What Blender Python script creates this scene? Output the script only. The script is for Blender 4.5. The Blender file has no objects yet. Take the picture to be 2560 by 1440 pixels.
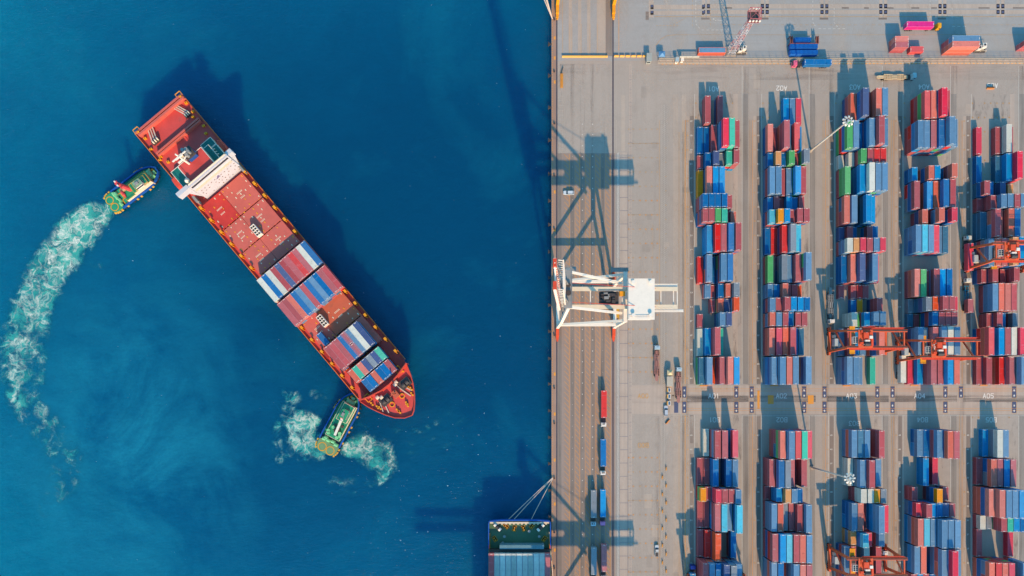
import bpy, bmesh, math, random
from mathutils import Vector, Matrix, Quaternion
random.seed(7)
R = math.radians
SC = bpy.context.scene
COL = SC.collection

# ------------------------------------------------------------------ camera, sky, sun
H = 295.0                    # camera height, m
SCL = 5.5                    # photo pixels per metre on the quay
NX, NY = 1285.0, 960.0       # photo pixel straight below the camera
cam_d = bpy.data.cameras.new("camera"); cam = bpy.data.objects.new("camera", cam_d); COL.objects.link(cam)
cam.location = (0, 0, H); cam.rotation_euler = (0, 0, 0)
cam_d.sensor_width = 36; cam_d.lens = 36 * SCL * H / 2560.0
cam_d.shift_x = (1280 - NX) / 2560.0; cam_d.shift_y = (NY - 720) / 2560.0
cam_d.clip_start = 1; cam_d.clip_end = 8000
SC.camera = cam
SUN_EL = R(30.5); SUN_ROT = R(170.0)
world = bpy.data.worlds.new("World"); SC.world = world; world.use_nodes = True
nt = world.node_tree; bg = nt.nodes["Background"]
sky = nt.nodes.new("ShaderNodeTexSky"); sky.sky_type = 'NISHITA'; sky.sun_disc = False
sky.sun_elevation = SUN_EL; sky.sun_rotation = SUN_ROT; sky.ozone_density = 6.0; sky.air_density = 1.0; sky.dust_density = 0.3
hsv = nt.nodes.new("ShaderNodeHueSaturation"); hsv.inputs['Saturation'].default_value = 1.17; hsv.inputs['Hue'].default_value = 0.475
nt.links.new(sky.outputs[0], hsv.inputs['Color']); nt.links.new(hsv.outputs[0], bg.inputs[0])
bg.inputs[1].default_value = 0.15
sun_d = bpy.data.lights.new("sun", 'SUN'); sun_d.energy = 2.3; sun_d.angle = R(0.5); sun_d.color = (1.0, 0.78, 0.44)
sun = bpy.data.objects.new("sun", sun_d); COL.objects.link(sun)
_d = Vector((-0.17 * math.cos(SUN_EL), 0.985 * math.cos(SUN_EL), -math.sin(SUN_EL)))
sun.rotation_euler = _d.to_track_quat('-Z', 'Y').to_euler()
vs = SC.view_settings; vs.view_transform = 'Standard'; vs.look = 'None'; vs.gamma = 1.0; vs.exposure = 1.42; vs.use_curve_mapping = False

# ------------------------------------------------------------------ helpers
def W(px, py, z=0.0):
    k = (H - z) / H / SCL
    return ((px - NX) * k, (NY - py) * k)

def lin(c):
    return tuple(((v / 255.0) / 12.92 if v / 255.0 <= 0.04045 else ((v / 255.0 + 0.055) / 1.055) ** 2.4) for v in c)
def alb(c, f=1.0):
    return tuple(min(0.85, v / i) for v, i in zip(lin(c), (1.26, 1.575, 1.85)))

class MB:
    def __init__(s): s.v = []; s.f = []; s.m = []
    def add(s, vs, fs, mi=0):
        o = len(s.v); s.v += [tuple(p) for p in vs]
        for f in fs: s.f.append(tuple(i + o for i in f)); s.m.append(mi)
    def box(s, x0, x1, y0, y1, z0, z1, mi=0, M=None, top=None):
        if x0 > x1: x0, x1 = x1, x0
        if y0 > y1: y0, y1 = y1, y0
        p = [(x0,y0,z0),(x1,y0,z0),(x1,y1,z0),(x0,y1,z0),(x0,y0,z1),(x1,y0,z1),(x1,y1,z1),(x0,y1,z1)]
        if M is not None: p = [tuple(M @ Vector(q)) for q in p]
        o = len(s.v); s.v += p
        for k, f in enumerate(((0,3,2,1),(4,5,6,7),(0,1,5,4),(1,2,6,5),(2,3,7,6),(3,0,4,7))):
            s.f.append(tuple(i + o for i in f)); s.m.append(top if (k == 1 and top is not None) else mi)
    def quad(s, a, b, c, d, mi=0): s.add([a, b, c, d], [(0,1,2,3)], mi)
    def rect(s, x0, x1, y0, y1, z, mi=0):
        if x0 > x1: x0, x1 = x1, x0
        if y0 > y1: y0, y1 = y1, y0
        s.quad((x0,y0,z),(x1,y0,z),(x1,y1,z),(x0,y1,z), mi)
    def prism(s, poly, z0, z1, mi=0, top=None, poly2=None):
        """poly at z0 -> poly2 (or poly) at z1, counter-clockwise"""
        a = sum(poly[i][0]*poly[(i+1)%len(poly)][1] - poly[(i+1)%len(poly)][0]*poly[i][1] for i in range(len(poly)))
        q = poly2 or poly
        if a < 0: poly = poly[::-1]; q = q[::-1]
        n = len(poly); o = len(s.v)
        s.v += [(p[0], p[1], z0) for p in poly] + [(p[0], p[1], z1) for p in q]
        s.f.append(tuple(o + i for i in range(n))[::-1]); s.m.append(mi)
        s.f.append(tuple(o + n + i for i in range(n))); s.m.append(mi if top is None else top)
        for i in range(n):
            j = (i + 1) % n
            s.f.append((o+i, o+j, o+n+j, o+n+i)); s.m.append(mi)
    def bar(s, p, q, w, h=None, mi=0, up=(0,0,1)):
        p = Vector(p); q = Vector(q); h = h or w; d = (q - p)
        L = d.length
        if L < 1e-6: return
        d.normalize(); u = Vector(up)
        if abs(d.dot(u)) > 0.97: u = Vector((0,1,0))
        sx = d.cross(u).normalized(); sy = sx.cross(d).normalized()
        o = len(s.v)
        for c in (p, q):
            for a, b in ((-1,-1),(1,-1),(1,1),(-1,1)):
                s.v.append(tuple(c + sx*(a*w/2) + sy*(b*h/2)))
        for f in ((0,1,2,3),(7,6,5,4),(0,4,5,1),(1,5,6,2),(2,6,7,3),(3,7,4,0)):
            s.f.append(tuple(o+i for i in f)); s.m.append(mi)
    def cyl(s, p, q, r, n=12, mi=0, r2=None):
        p = Vector(p); q = Vector(q); d = (q-p).normalized(); r2 = r if r2 is None else r2
        u = Vector((0,0,1)) if abs(d.z) < 0.9 else Vector((1,0,0))
        a = d.cross(u).normalized(); b = d.cross(a).normalized(); o = len(s.v)
        for c, rr in ((p, r), (q, r2)):
            for i in range(n):
                t = 2*math.pi*i/n; s.v.append(tuple(c + a*(rr*math.cos(t)) + b*(rr*math.sin(t))))
        s.f.append(tuple(o+i for i in range(n))); s.m.append(mi)
        s.f.append(tuple(o+n+i for i in range(n))[::-1]); s.m.append(mi)
        for i in range(n):
            j = (i+1) % n; s.f.append((o+j, o+i, o+n+i, o+n+j)); s.m.append(mi)
    def ring(s, c, r, w, h, n=28, mi=0):
        o = len(s.v)
        for i in range(n):
            t = 2*math.pi*i/n; ca, sa = math.cos(t), math.sin(t)
            for rr, zz in ((r-w/2,0),(r+w/2,0),(r+w/2,h),(r-w/2,h)):
                s.v.append((c[0]+rr*ca, c[1]+rr*sa, c[2]+zz))
        for i in range(n):
            j = (i+1) % n
            for k in range(4):
                l = (k+1) % 4
                s.f.append((o+4*i+k, o+4*j+k, o+4*j+l, o+4*i+l)); s.m.append(mi)
    def torus(s, c, r, w, axis=(0,0,1), n=16, mi=0):
        ax = Vector(axis).normalized(); q = Vector((0,0,1)).rotation_difference(ax); o = len(s.v); k = 6
        for i in range(n):
            t = 2*math.pi*i/n
            for j in range(k):
                u = 2*math.pi*j/k
                p = Vector(((r+w*math.cos(u))*math.cos(t), (r+w*math.cos(u))*math.sin(t), w*math.sin(u)))
                s.v.append(tuple(Vector(c) + q @ p))
        for i in range(n):
            for j in range(k):
                s.f.append((o+i*k+j, o+((i+1)%n)*k+j, o+((i+1)%n)*k+(j+1)%k, o+i*k+(j+1)%k)); s.m.append(mi)
    def mesh(s, name, mats):
        me = bpy.data.meshes.new(name); me.from_pydata(s.v, [], s.f)
        for m in (mats if isinstance(mats, (list, tuple)) else [mats]): me.materials.append(m)
        me.polygons.foreach_set('material_index', s.m); me.update()
        return me
    def build(s, name, mats, parent=None, smooth=False):
        me = s.mesh(name, mats)
        if smooth: me.polygons.foreach_set('use_smooth', [True]*len(me.polygons))
        o = bpy.data.objects.new(name, me); COL.objects.link(o)
        if parent: o.parent = parent
        return o

def tag(o, label, cat, group=None):
    o['label'] = label; o['category'] = cat
    if group: o['group'] = group
    return o
def thing(name, label, cat, loc=(0,0,0), rz=0, group=None):
    o = bpy.data.objects.new(name, None); o.empty_display_size = 0.5; COL.objects.link(o)
    o.location = loc; o.rotation_euler = (0, 0, rz)
    return tag(o, label, cat, group)
def struct(o): o['kind'] = 'structure'; return o
def stuff(o): o['kind'] = 'stuff'; return o
def copy_tree(o, parent=None):
    c = o.copy(); COL.objects.link(c)
    if parent: c.parent = parent
    for ch in list(o.children): copy_tree(ch, c)
    return c
ORD = ['first','second','third','fourth','fifth','sixth','seventh','eighth','ninth','tenth','eleventh','twelfth']

# ------------------------------------------------------------------ materials
def newmat(name):
    m = bpy.data.materials.new(name); m.use_nodes = True
    t = m.node_tree; return m, t, t.nodes['Principled BSDF']
def N(t, typ, **kw):
    n = t.nodes.new(typ)
    for k, v in kw.items(): setattr(n, k, v)
    return n
def noise(t, vec, scale, detail=4, rough=0.55, dist=0.0, typ=None):
    n = t.nodes.new('ShaderNodeTexNoise'); n.inputs['Scale'].default_value = scale; n.inputs['Detail'].default_value = detail
    n.inputs['Roughness'].default_value = rough; n.inputs['Distortion'].default_value = dist
    if typ: n.noise_type = typ
    t.links.new(vec, n.inputs['Vector']); return n.outputs['Fac']
def mapr(t, x, a, b, c, d, clamp=True):
    n = t.nodes.new('ShaderNodeMapRange'); n.clamp = clamp
    for i, v in ((1,a),(2,b),(3,c),(4,d)): n.inputs[i].default_value = v
    t.links.new(x, n.inputs[0]); return n.outputs[0]
def math2(t, op, a, b=None):
    n = t.nodes.new('ShaderNodeMath'); n.operation = op
    for i, x in enumerate((a, b)):
        if x is None: continue
        if isinstance(x, (int, float)): n.inputs[i].default_value = x
        else: t.links.new(x, n.inputs[i])
    return n.outputs[0]
def mix(t, fac, a, b, mode='MIX'):
    n = t.nodes.new('ShaderNodeMix'); n.data_type = 'RGBA'; n.blend_type = mode
    if isinstance(fac, (int, float)): n.inputs[0].default_value = fac
    else: t.links.new(fac, n.inputs[0])
    for i, x in ((6, a), (7, b)):
        if isinstance(x, tuple): n.inputs[i].default_value = (*x[:3], 1)
        else: t.links.new(x, n.inputs[i])
    return n.outputs[2]
def scale_vec(t, vec, sx, sy, sz=1):
    n = t.nodes.new('ShaderNodeMapping'); n.inputs['Scale'].default_value = (sx, sy, sz)
    t.links.new(vec, n.inputs['Vector']); return n.outputs[0]
_mc = {}
def paint(name, c, rough=0.55, var=0.12, scale=0.6, dirt=0.25, metal=0.0, rnd=0.0, dirtcol=(0.10,0.075,0.06)):
    """painted or weathered surface: base colour, gentle fading, patches of dirt"""
    if name in _mc: return _mc[name]
    m, t, b = newmat(name)
    tc = t.nodes.new('ShaderNodeTexCoord'); v = tc.outputs['Object']
    if rnd:
        oi = t.nodes.new('ShaderNodeObjectInfo'); va = t.nodes.new('ShaderNodeVectorMath'); va.operation = 'ADD'
        sc = math2(t, 'MULTIPLY', oi.outputs['Random'], 73.0); t.links.new(v, va.inputs[0]); t.links.new(sc, va.inputs[1]); v = va.outputs[0]
    n1 = noise(t, v, scale, 5, 0.6)
    col = mix(t, mapr(t, n1, 0.3, 0.7, 0, 1), tuple(x*(1-var) for x in c), tuple(min(.9, x*(1+var)+0.01*var) for x in c))
    if dirt:
        n2 = noise(t, v, scale*1.7, 6, 0.7, 0.8)
        col = mix(t, mapr(t, n2, 0.55, 0.75, 0, dirt), col, dirtcol)
    if rnd:
        n3 = noise(t, v, 0.9, 3, 0.6, 1.2); n4 = noise(t, scale_vec(t, v, 0.25, 1.6), 1.0, 3, 0.6, 0.6)
        col = mix(t, mapr(t, n3, 0.62, 0.72, 0, 0.55), col, tuple(x*0.35 for x in c))
        col = mix(t, mapr(t, n4, 0.60, 0.74, 0, 0.45), col, tuple(min(.85, x*.6+.22) for x in c))
        h = t.nodes.new('ShaderNodeHueSaturation'); t.links.new(col, h.inputs['Color'])
        t.links.new(mapr(t, oi.outputs['Random'], 0, 1, 1-rnd, 1+rnd), h.inputs['Value'])
        r2 = math2(t, 'FRACT', math2(t, 'MULTIPLY', oi.outputs['Random'], 17.3))
        t.links.new(mapr(t, r2, 0, 1, 1-rnd*0.8, 1+rnd*0.5), h.inputs['Saturation']); col = h.outputs[0]
    t.links.new(col, b.inputs['Base Color']); b.inputs['Roughness'].default_value = rough; b.inputs['Metallic'].default_value = metal
    b.inputs['Specular IOR Level'].default_value = 0.3
    _mc[name] = m; return m
def P(name, rgb, **kw): return paint(name, alb(rgb), **kw)

def ground_mat(name, c, streak=0.12, patch=0.12, axis='y', stain=0.3, stainc=None):
    if name in _mc: return _mc[name]
    m, t, b = newmat(name)
    g = t.nodes.new('ShaderNodeNewGeometry'); v = g.outputs['Position']
    a = noise(t, v, 0.018, 4, 0.6); a2 = noise(t, v, 0.13, 6, 0.65, 0.5); a3 = noise(t, v, 1.1, 4, 0.7)
    sv = scale_vec(t, v, 0.55, 0.012) if axis == 'y' else scale_vec(t, v, 0.012, 0.55)
    s = noise(t, sv, 1.0, 4, 0.65)
    col = mix(t, mapr(t, a, 0.35, 0.65, 0, 1), tuple(x*(1-patch) for x in c), tuple(x*(1+patch) for x in c))
    col = mix(t, mapr(t, s, 0.35, 0.7, 0, 1), col, tuple(x*(1-streak*2.2) for x in c)) if streak else col
    col = mix(t, mapr(t, a2, 0.52, 0.72, 0, stain), col, stainc or tuple(x*0.55 for x in c))
    col = mix(t, mapr(t, a3, 0.3, 0.7, 0, 1), col, mix(t, 0.5, col, tuple(x*0.8 for x in c)))
    t.links.new(col, b.inputs['Base Color']); b.inputs['Roughness'].default_value = 0.9; b.inputs['Specular IOR Level'].default_value = 0.15
    _mc[name] = m; return m

M_conc   = ground_mat('yard_concrete', alb((181,175,171)), 0.04, 0.07, stain=0.28)
M_brown  = ground_mat('apron_concrete', alb((166,152,147)), 0.06, 0.06, stain=0.25)
M_track  = ground_mat('tyre_track', alb((152,144,141)), 0.12, 0.08)
M_grey   = ground_mat('lane_asphalt', alb((160,158,157)), 0.06, 0.06)
M_north  = ground_mat('north_asphalt', alb((172,176,181)), 0.04, 0.06, 'x', stain=0.25)
M_pink   = ground_mat('pale_concrete', alb((196,185,178)), 0.08, 0.06)
M_edge   = ground_mat('quay_edge_concrete', alb((178,150,138)), 0.12, 0.12)
M_slab   = ground_mat('slab_concrete', alb((190,181,174)), 0.04, 0.05)
M_dark   = ground_mat('rubber_stain', alb((150,142,139)), 0.2, 0.12, 'x')
M_pad    = ground_mat('turning_pad', alb((92,104,140)), 0.1, 0.1)
def line_mat(name, rgb, wear=0.5):
    m, t, b = newmat(name)
    g = t.nodes.new('ShaderNodeNewGeometry'); v = g.outputs['Position']
    n = noise(t, v, 0.9, 6, 0.75); n2 = noise(t, v, 0.03, 3)
    w = math2(t, 'MULTIPLY', mapr(t, n, 0.42, 0.66, 0, 1), mapr(t, n2, 0.35, 0.65, wear*0.25, wear*0.9))
    t.links.new(mix(t, w, alb(rgb), alb((168,156,146))), b.inputs['Base Color'])
    b.inputs['Roughness'].default_value = 0.8; b.inputs['Specular IOR Level'].default_value = 0.2
    _mc[name] = m; return m
M_yel = line_mat('yellow_line', (238,164,62), 0.55)
M_yelf = line_mat('faded_yellow_line', (214,166,96), 0.7)
M_wht = line_mat('white_line', (226,230,230), 0.45)
M_whtf = line_mat('faded_white_line', (204,202,198), 0.6)
M_blu = line_mat('joint_line', (108,116,140), 0.4)
M_steel = P('rail_steel', (80,80,98), rough=0.5, dirt=0.3)
M_black = P('black_rubber', (38,38,42), rough=0.85, dirt=0.1)
M_glass = P('dark_glass', (40,60,75), rough=0.12, dirt=0.0, var=0.05)
M_white = P('white_paint', (246,244,238), dirt=0.12, var=0.04)
M_cream = P('cream_paint', (236,226,205), dirt=0.15, var=0.05)
M_grysteel = P('grey_steel', (150,155,160), dirt=0.3)
M_machine = P('dark_machinery', (78,72,72), dirt=0.4, scale=2.0)
M_yellow = P('yellow_paint', (240,165,30), dirt=0.25)
M_orange = P('orange_crane_paint', (228,106,66), dirt=0.2, scale=0.5)
M_orange2 = P('bogie_orange', (232,88,50), dirt=0.2)
M_redw = P('signal_red', (225,80,50), dirt=0.15)

# ------------------------------------------------------------------ water
WZ = -3.2
def build_water():
    m, t, b = newmat('harbour_water')
    g = t.nodes.new('ShaderNodeNewGeometry'); v = g.outputs['Position']
    sep = t.nodes.new('ShaderNodeSeparateXYZ'); t.links.new(v, sep.inputs[0])
    # murky, sediment-laden water is paler towards the open side, clearer and darker by the quay
    warp = noise(t, v, 0.010, 5, 0.6, 0.6)
    # silt plumes: distance from the deep basin centre, warped
    cx, cy = W(1080, 640)
    dx = math2(t, 'MULTIPLY', math2(t, 'SUBTRACT', sep.outputs[0], cx), 1/210.0)
    dy = math2(t, 'MULTIPLY', math2(t, 'SUBTRACT', sep.outputs[1], cy), 1/190.0)
    r = math2(t, 'SQRT', math2(t, 'ADD', math2(t, 'MULTIPLY', dx, dx), math2(t, 'MULTIPLY', dy, dy)))
    r = math2(t, 'ADD', r, mapr(t, warp, 0.3, 0.7, -0.16, 0.16))
    deep = alb((1,73,118)); mid = alb((2,92,138)); pale = alb((4,119,158))
    col = mix(t, mapr(t, r, 0.35, 0.75, 0, 1), deep, mid)
    col = mix(t, mapr(t, r, 0.75, 1.25, 0, 1), col, pale)
    # drifting silt clouds in the south-west
    px, py = W(290, 1130)
    ex = math2(t, 'MULTIPLY', math2(t, 'SUBTRACT', sep.outputs[0], px), 1/62.0)
    ey = math2(t, 'MULTIPLY', math2(t, 'SUBTRACT', sep.outputs[1], py), 1/75.0)
    e = math2(t, 'SQRT', math2(t, 'ADD', math2(t, 'MULTIPLY', ex, ex), math2(t, 'MULTIPLY', ey, ey)))
    cl = noise(t, v, 0.017, 6, 0.62, 1.2)
    cf = math2(t, 'MULTIPLY', mapr(t, e, 0.2, 1.25, 1, 0), mapr(t, cl, 0.40, 0.62, 0, 0.9))
    col = mix(t, cf, col, alb((26,140,178)))
    cl2 = noise(t, v, 0.012, 6, 0.6, 1.0)
    col = mix(t, mapr(t, cl2, 0.50, 0.70, 0, 0.45), col, alb((14,116,152)))
    # ripple tone, then white sun glints painted into the colour towards the south-east
    rp = noise(t, scale_vec(t, v, 0.16, 0.34), 1.0, 6, 0.72, 0.5); rp2 = noise(t, v, 0.9, 3, 0.7)
    col = mix(t, mapr(t, math2(t, 'ADD', math2(t, 'MULTIPLY', rp, 0.6), math2(t, 'MULTIPLY', rp2, 0.4)), 0.38, 0.62, 0.0, 0.22), col, alb((4,62,104)))
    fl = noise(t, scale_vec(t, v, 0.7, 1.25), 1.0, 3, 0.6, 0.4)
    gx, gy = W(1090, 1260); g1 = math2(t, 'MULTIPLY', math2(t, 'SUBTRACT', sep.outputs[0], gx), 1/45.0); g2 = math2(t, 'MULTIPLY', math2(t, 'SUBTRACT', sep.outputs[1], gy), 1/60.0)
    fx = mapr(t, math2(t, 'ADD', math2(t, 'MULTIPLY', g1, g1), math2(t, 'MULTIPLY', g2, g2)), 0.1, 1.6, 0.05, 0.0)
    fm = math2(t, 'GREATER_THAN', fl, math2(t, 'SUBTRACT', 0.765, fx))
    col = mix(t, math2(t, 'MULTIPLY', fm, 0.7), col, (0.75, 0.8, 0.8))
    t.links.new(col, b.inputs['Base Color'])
    b.subsurface_method = 'BURLEY'; b.inputs['Subsurface Weight'].default_value = 1.0; b.inputs['Subsurface Radius'].default_value = (1, 1, 1); b.inputs['Subsurface Scale'].default_value = 8.0
    b.inputs['Roughness'].default_value = 0.16; b.inputs['IOR'].default_value = 1.33; b.inputs['Specular IOR Level'].default_value = 0.5
    w1 = noise(t, scale_vec(t, v, 0.35, 0.9), 1.0, 6, 0.7, 0.3); w2 = noise(t, v, 0.12, 3, 0.5)
    hh = math2(t, 'ADD', w1, math2(t, 'MULTIPLY', w2, 2.0))
    bp = t.nodes.new('ShaderNodeBump'); bp.inputs['Strength'].default_value = 0.55; bp.inputs['Distance'].default_value = 0.5
    t.links.new(hh, bp.inputs['Height']); t.links.new(bp.outputs[0], b.inputs['Normal'])
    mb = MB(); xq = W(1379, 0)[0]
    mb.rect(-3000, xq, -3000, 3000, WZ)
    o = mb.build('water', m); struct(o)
build_water()

# foam sheets: churned water behind the tugs
def foam_mat():
    m, t, b = newmat('churned_foam')
    g = t.nodes.new('ShaderNodeNewGeometry'); v = g.outputs['Position']
    at = t.nodes.new('ShaderNodeAttribute'); at.attribute_name = 'churn'; k = at.outputs['Fac']
    wv = t.nodes.new('ShaderNodeTexNoise'); wv.inputs['Scale'].default_value = 0.16; wv.inputs['Detail'].default_value = 5; t.links.new(v, wv.inputs['Vector'])
    vm = t.nodes.new('ShaderNodeVectorMath'); vm.operation = 'MULTIPLY_ADD'; vm.inputs[1].default_value = (9, 9, 9)
    t.links.new(wv.outputs['Color'], vm.inputs[0]); t.links.new(v, vm.inputs[2]); vv = vm.outputs[0]
    def ridge(scale, wdt):
        n = noise(t, vv, scale, 5, 0.62, 0.4)
        return mapr(t, math2(t, 'ABSOLUTE', math2(t, 'SUBTRACT', n, 0.5)), 0, wdt, 1, 0)
    edge = noise(t, vv, 0.20, 5, 0.65)
    k = math2(t, 'ADD', k, math2(t, 'MULTIPLY', mapr(t, edge, 0.3, 0.7, -0.50, 0.30), mapr(t, k, 0.0, 0.25, 0, 1)))
    r1 = ridge(0.070, 0.036); r2 = ridge(0.16, 0.044); r3 = ridge(0.42, 0.07)
    rr = math2(t, 'MAXIMUM', r1, math2(t, 'MAXIMUM', math2(t, 'MULTIPLY', r2, 0.8), math2(t, 'MULTIPLY', r3, 0.22)))
    blot = noise(t, vv, 0.10, 4, 0.6)
    froth = math2(t, 'MULTIPLY', math2(t, 'POWER', rr, 1.5), mapr(t, k, 0.10, 0.85, 0.0, 1.0))
    froth = math2(t, 'MAXIMUM', froth, math2(t, 'MULTIPLY', mapr(t, blot, 0.50, 0.68, 0, 1), mapr(t, k, 0.85, 1.25, 0, 0.9)))
    teal = math2(t, 'MULTIPLY', mapr(t, k, 0.05, 0.55, 0, 1.0), mapr(t, blot, 0.30, 0.62, 0.7, 1.0))
    col = mix(t, froth, mix(t, mapr(t, k, .2, .9, 0, 1), alb((0,132,162)), alb((56,196,188))), alb((240,250,246)))
    t.links.new(col, b.inputs['Base Color']); b.inputs['Roughness'].default_value = 0.7; b.inputs['Specular IOR Level'].default_value = 0.2
    hole = mapr(t, noise(t, vv, 0.09, 4, 0.6), 0.38, 0.54, 0.45, 1)
    teal = math2(t, 'MULTIPLY', teal, math2(t, 'MAXIMUM', hole, mapr(t, k, 0.55, 0.95, 0, 1)))
    al = math2(t, 'MAXIMUM', froth, math2(t, 'MULTIPLY', teal, 0.9))
    t.links.new(al, b.inputs['Alpha'])
    return m
M_foam = foam_mat()
def foam(name, label, paths, seed):
    rnd = random.Random(seed)
    pts = []
    for path in paths:
        for (x0,y0,w0,s0),(x1,y1,w1,s1) in zip(path[:-1], path[1:]):
            n = max(2, int(math.hypot(x1-x0, y1-y0)/5))
            for i in range(n):
                f = i/n; a, b_ = W(x0+(x1-x0)*f, y0+(y1-y0)*f, WZ)
                pts.append((a, b_, (w0+(w1-w0)*f)/SCL, s0+(s1-s0)*f))
    X0 = min(p[0]-p[2]*1.3 for p in pts); X1 = max(p[0]+p[2]*1.3 for p in pts)
    Y0 = min(p[1]-p[2]*1.3 for p in pts); Y1 = max(p[1]+p[2]*1.3 for p in pts)
    st = 0.9; nx = int((X1-X0)/st)+2; ny = int((Y1-Y0)/st)+2
    val = [0.0]*(nx*ny)
    for (a, b_, w, s) in pts:
        rr = w*1.14
        for j in range(max(0, int((b_-rr-Y0)/st)), min(ny-1, int((b_+rr-Y0)/st)+1)+1):
            for i in range(max(0, int((a-rr-X0)/st)), min(nx-1, int((a+rr-X0)/st)+1)+1):
                d = math.hypot(X0+i*st-a, Y0+j*st-b_)/rr
                if d < 1:
                    q = s*min(1.0, (1-d)*2.2)
                    if q > val[j*nx+i]: val[j*nx+i] = q
    idx = {}; v = []; vals = []; f = []
    def gi(i, j):
        if (i, j) not in idx:
            idx[(i,j)] = len(v); v.append((X0+i*st, Y0+j*st, WZ+0.05)); vals.append(val[j*nx+i])
        return idx[(i,j)]
    for j in range(ny-1):
        for i in range(nx-1):
            if max(val[j*nx+i], val[j*nx+i+1], val[(j+1)*nx+i], val[(j+1)*nx+i+1]) > 0.02:
                f.append((gi(i,j), gi(i+1,j), gi(i+1,j+1), gi(i,j+1)))
    me = bpy.data.meshes.new(name); me.from_pydata(v, [], f); me.materials.append(M_foam)
    at = me.attributes.new('churn', 'FLOAT', 'POINT'); at.data.foreach_set('value', vals); me.update()
    o = bpy.data.objects.new(name, me); COL.objects.link(o); stuff(o); o['label'] = label; o['category'] = 'foam'
foam('wake_foam', 'long curving white and turquoise wake trailing the tug at the stern', [
    [(262,528,26,.9),(232,545,46,1.0),(185,588,56,.95),(145,645,58,.85),(108,706,56,.75),(78,775,58,.68),(58,845,62,.58),(48,915,56,.48),(50,975,46,.40),(82,1032,42,.38),(125,1085,46,.34),(168,1140,42,.30),(165,1190,42,.26),(140,1235,34,.18),(110,1280,26,.1)],
    [(60,935,20,.6),(30,985,20,.6),(60,1015,20,.45)], [(110,880,14,.4),(100,960,12,.3)], [(200,640,20,.25),(250,665,14,.15)]], 3)
foam('wake_foam', 'ragged white froth left of the tug pushing the bow', [
    [(790,1052,18,.85),(760,1052,34,.72),(735,1062,28,.55),(752,1090,40,.66),(775,1110,40,.66),(800,1135,20,.6)],
    [(725,985,22,.35),(735,1000,22,.42),(720,1020,16,.4),(700,1060,16,.32),(690,1110,16,.25),(700,1140,22,.3),(725,1130,16,.25)],
    [(745,1150,8,.3),(800,1150,8,.35)], [(785,985,14,.25),(815,1000,12,.2)]], 5)
foam('wake_foam', 'fan of white froth right of the tug pushing the bow', [
    [(858,1130,10,.9),(880,1122,26,.85),(915,1118,40,.74),(950,1140,46,.64),(965,1165,32,.56),(955,1192,20,.55),(935,1205,14,.35),(905,1215,14,.22)],
    [(822,1190,14,.12),(850,1222,24,.28),(885,1215,26,.25)]], 8)

foam('wake_foam', 'thin curved ripples of foam spreading off the red ship bow', [
    [(955,1072,9,.16),(1015,1084,10,.22),(1075,1068,10,.22),(1125,1030,8,.14)], [(950,1100,8,.12),(1030,1108,9,.2),(1110,1085,9,.18),(1165,1045,8,.12)],
    [(900,1060,7,.14),(925,1075,7,.12)], [(1000,1130,7,.10),(1080,1128,8,.14),(1150,1100,7,.1)]], 9)
# ------------------------------------------------------------------ ground, pavings, markings
QX = W(1379, 0)[0]
def build_ground():
    mb = MB(); mb.box(QX, 3500, -3000, 3000, -12, 0, 0)
    struct(mb.build('ground', M_conc))
build_ground()
def sheet(name, rects, mat, z):
    mb = MB()
    for (x0, x1, y0, y1) in rects:
        a, b_ = W(x0, y0); c, d = W(x1, y1); mb.rect(a, c, d, b_, z)
    return struct(mb.build(name, mat))
LN = [1736.5, 1904.0, 2086.6, 2257.5, 2428.0, 2600.0]      # white line left of each block
BIG = 3200
sheet('north_road', [(1387,BIG,-1500,152)], M_north, 0.01)
sheet('apron_pavement', [(1391,1538,383,2600)], M_brown, 0.01)
sheet('quay_edge_strip', [(1379.3,1390,-1500,2600)], M_edge, 0.012)
sheet('concrete_strip', [(1683,1695,236,962),(1704,1716,236,962),(1683,1700,1036,2600),(1553,1563,238,378)], M_slab, 0.02)
sheet('concrete_strip', [(1549,1569,381,2600),(1573,1579,160,2600)], M_pink, 0.02)
sheet('middle_road', [(1580,BIG,963,1035)], M_pink, 0.018)
tr = [(x-4, x+4, 383, 2600) for x in (1431,1456,1481.5,1506.7)]
tr += [(1395,1404,383,2600)]
sheet('tyre_track', tr, M_track, 0.02)
tr = []; gl = []; ps = []
for L in LN:
    tr += [(L-12,L-2.5,290,960),(L-12,L-2.5,1038,2600)]
    gl += [(L+119.5,L+134,235,960),(L+119.5,L+134,1038,2600)]
    ps += [(L-21,L-13.5,290,960),(L-21,L-13.5,1038,2600), (L+97,L+108,235,960)]
sheet('tyre_track', tr, M_track, 0.022)
sheet('lane_pavement', gl, M_grey, 0.022)
sheet('concrete_strip', ps, M_pink, 0.021)
dk = []
for L in LN: dk += [(L-20,L+135,989,1005)]
# north terminal pavings
sheet('concrete_strip', [(1626,1760,12,23),(1626,1760,27,37),(1622,1634,0,44)]+[(x-9,x-1,-60,44) for x in (1764,1911,2060,2207,2355,2500)]+[(x+3,x+11,-60,44) for x in (1764,1911,2060,2207,2355,2500)]+[(1760,BIG,10,21),(1760,BIG,25,35)], M_pink, 0.022)
sheet('dark_slab', [(1614,1622,29,50)]+[(x-11,x+10,44,49) for x in (1764,1911,2060,2207,2355)]+[(x,x+w,18,22) for x,w in ((1812,18),(2104,18),(2160,12),(2218,16),(2278,20),(2328,14),(2446,28),(2532,28))]+[(1740,1770,-40,-4)], M_dark, 0.032)
sheet('paint_square', [(x+dx-3,x+dx+3,y-3,y+3) for x in (1628-5,1764,1911,2060,2207,2355,2500) for dx in (-5,7) for y in (15,30) if not (x<1700 and dx<0)], M_pad, 0.04)
struct(sheet('pavement_streak', [(1422,1430,-300,140),(1445,1453,-300,140),(1468,1476,-300,140),(1492,1514,-300,140)], M_slab, 0.02))
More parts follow.
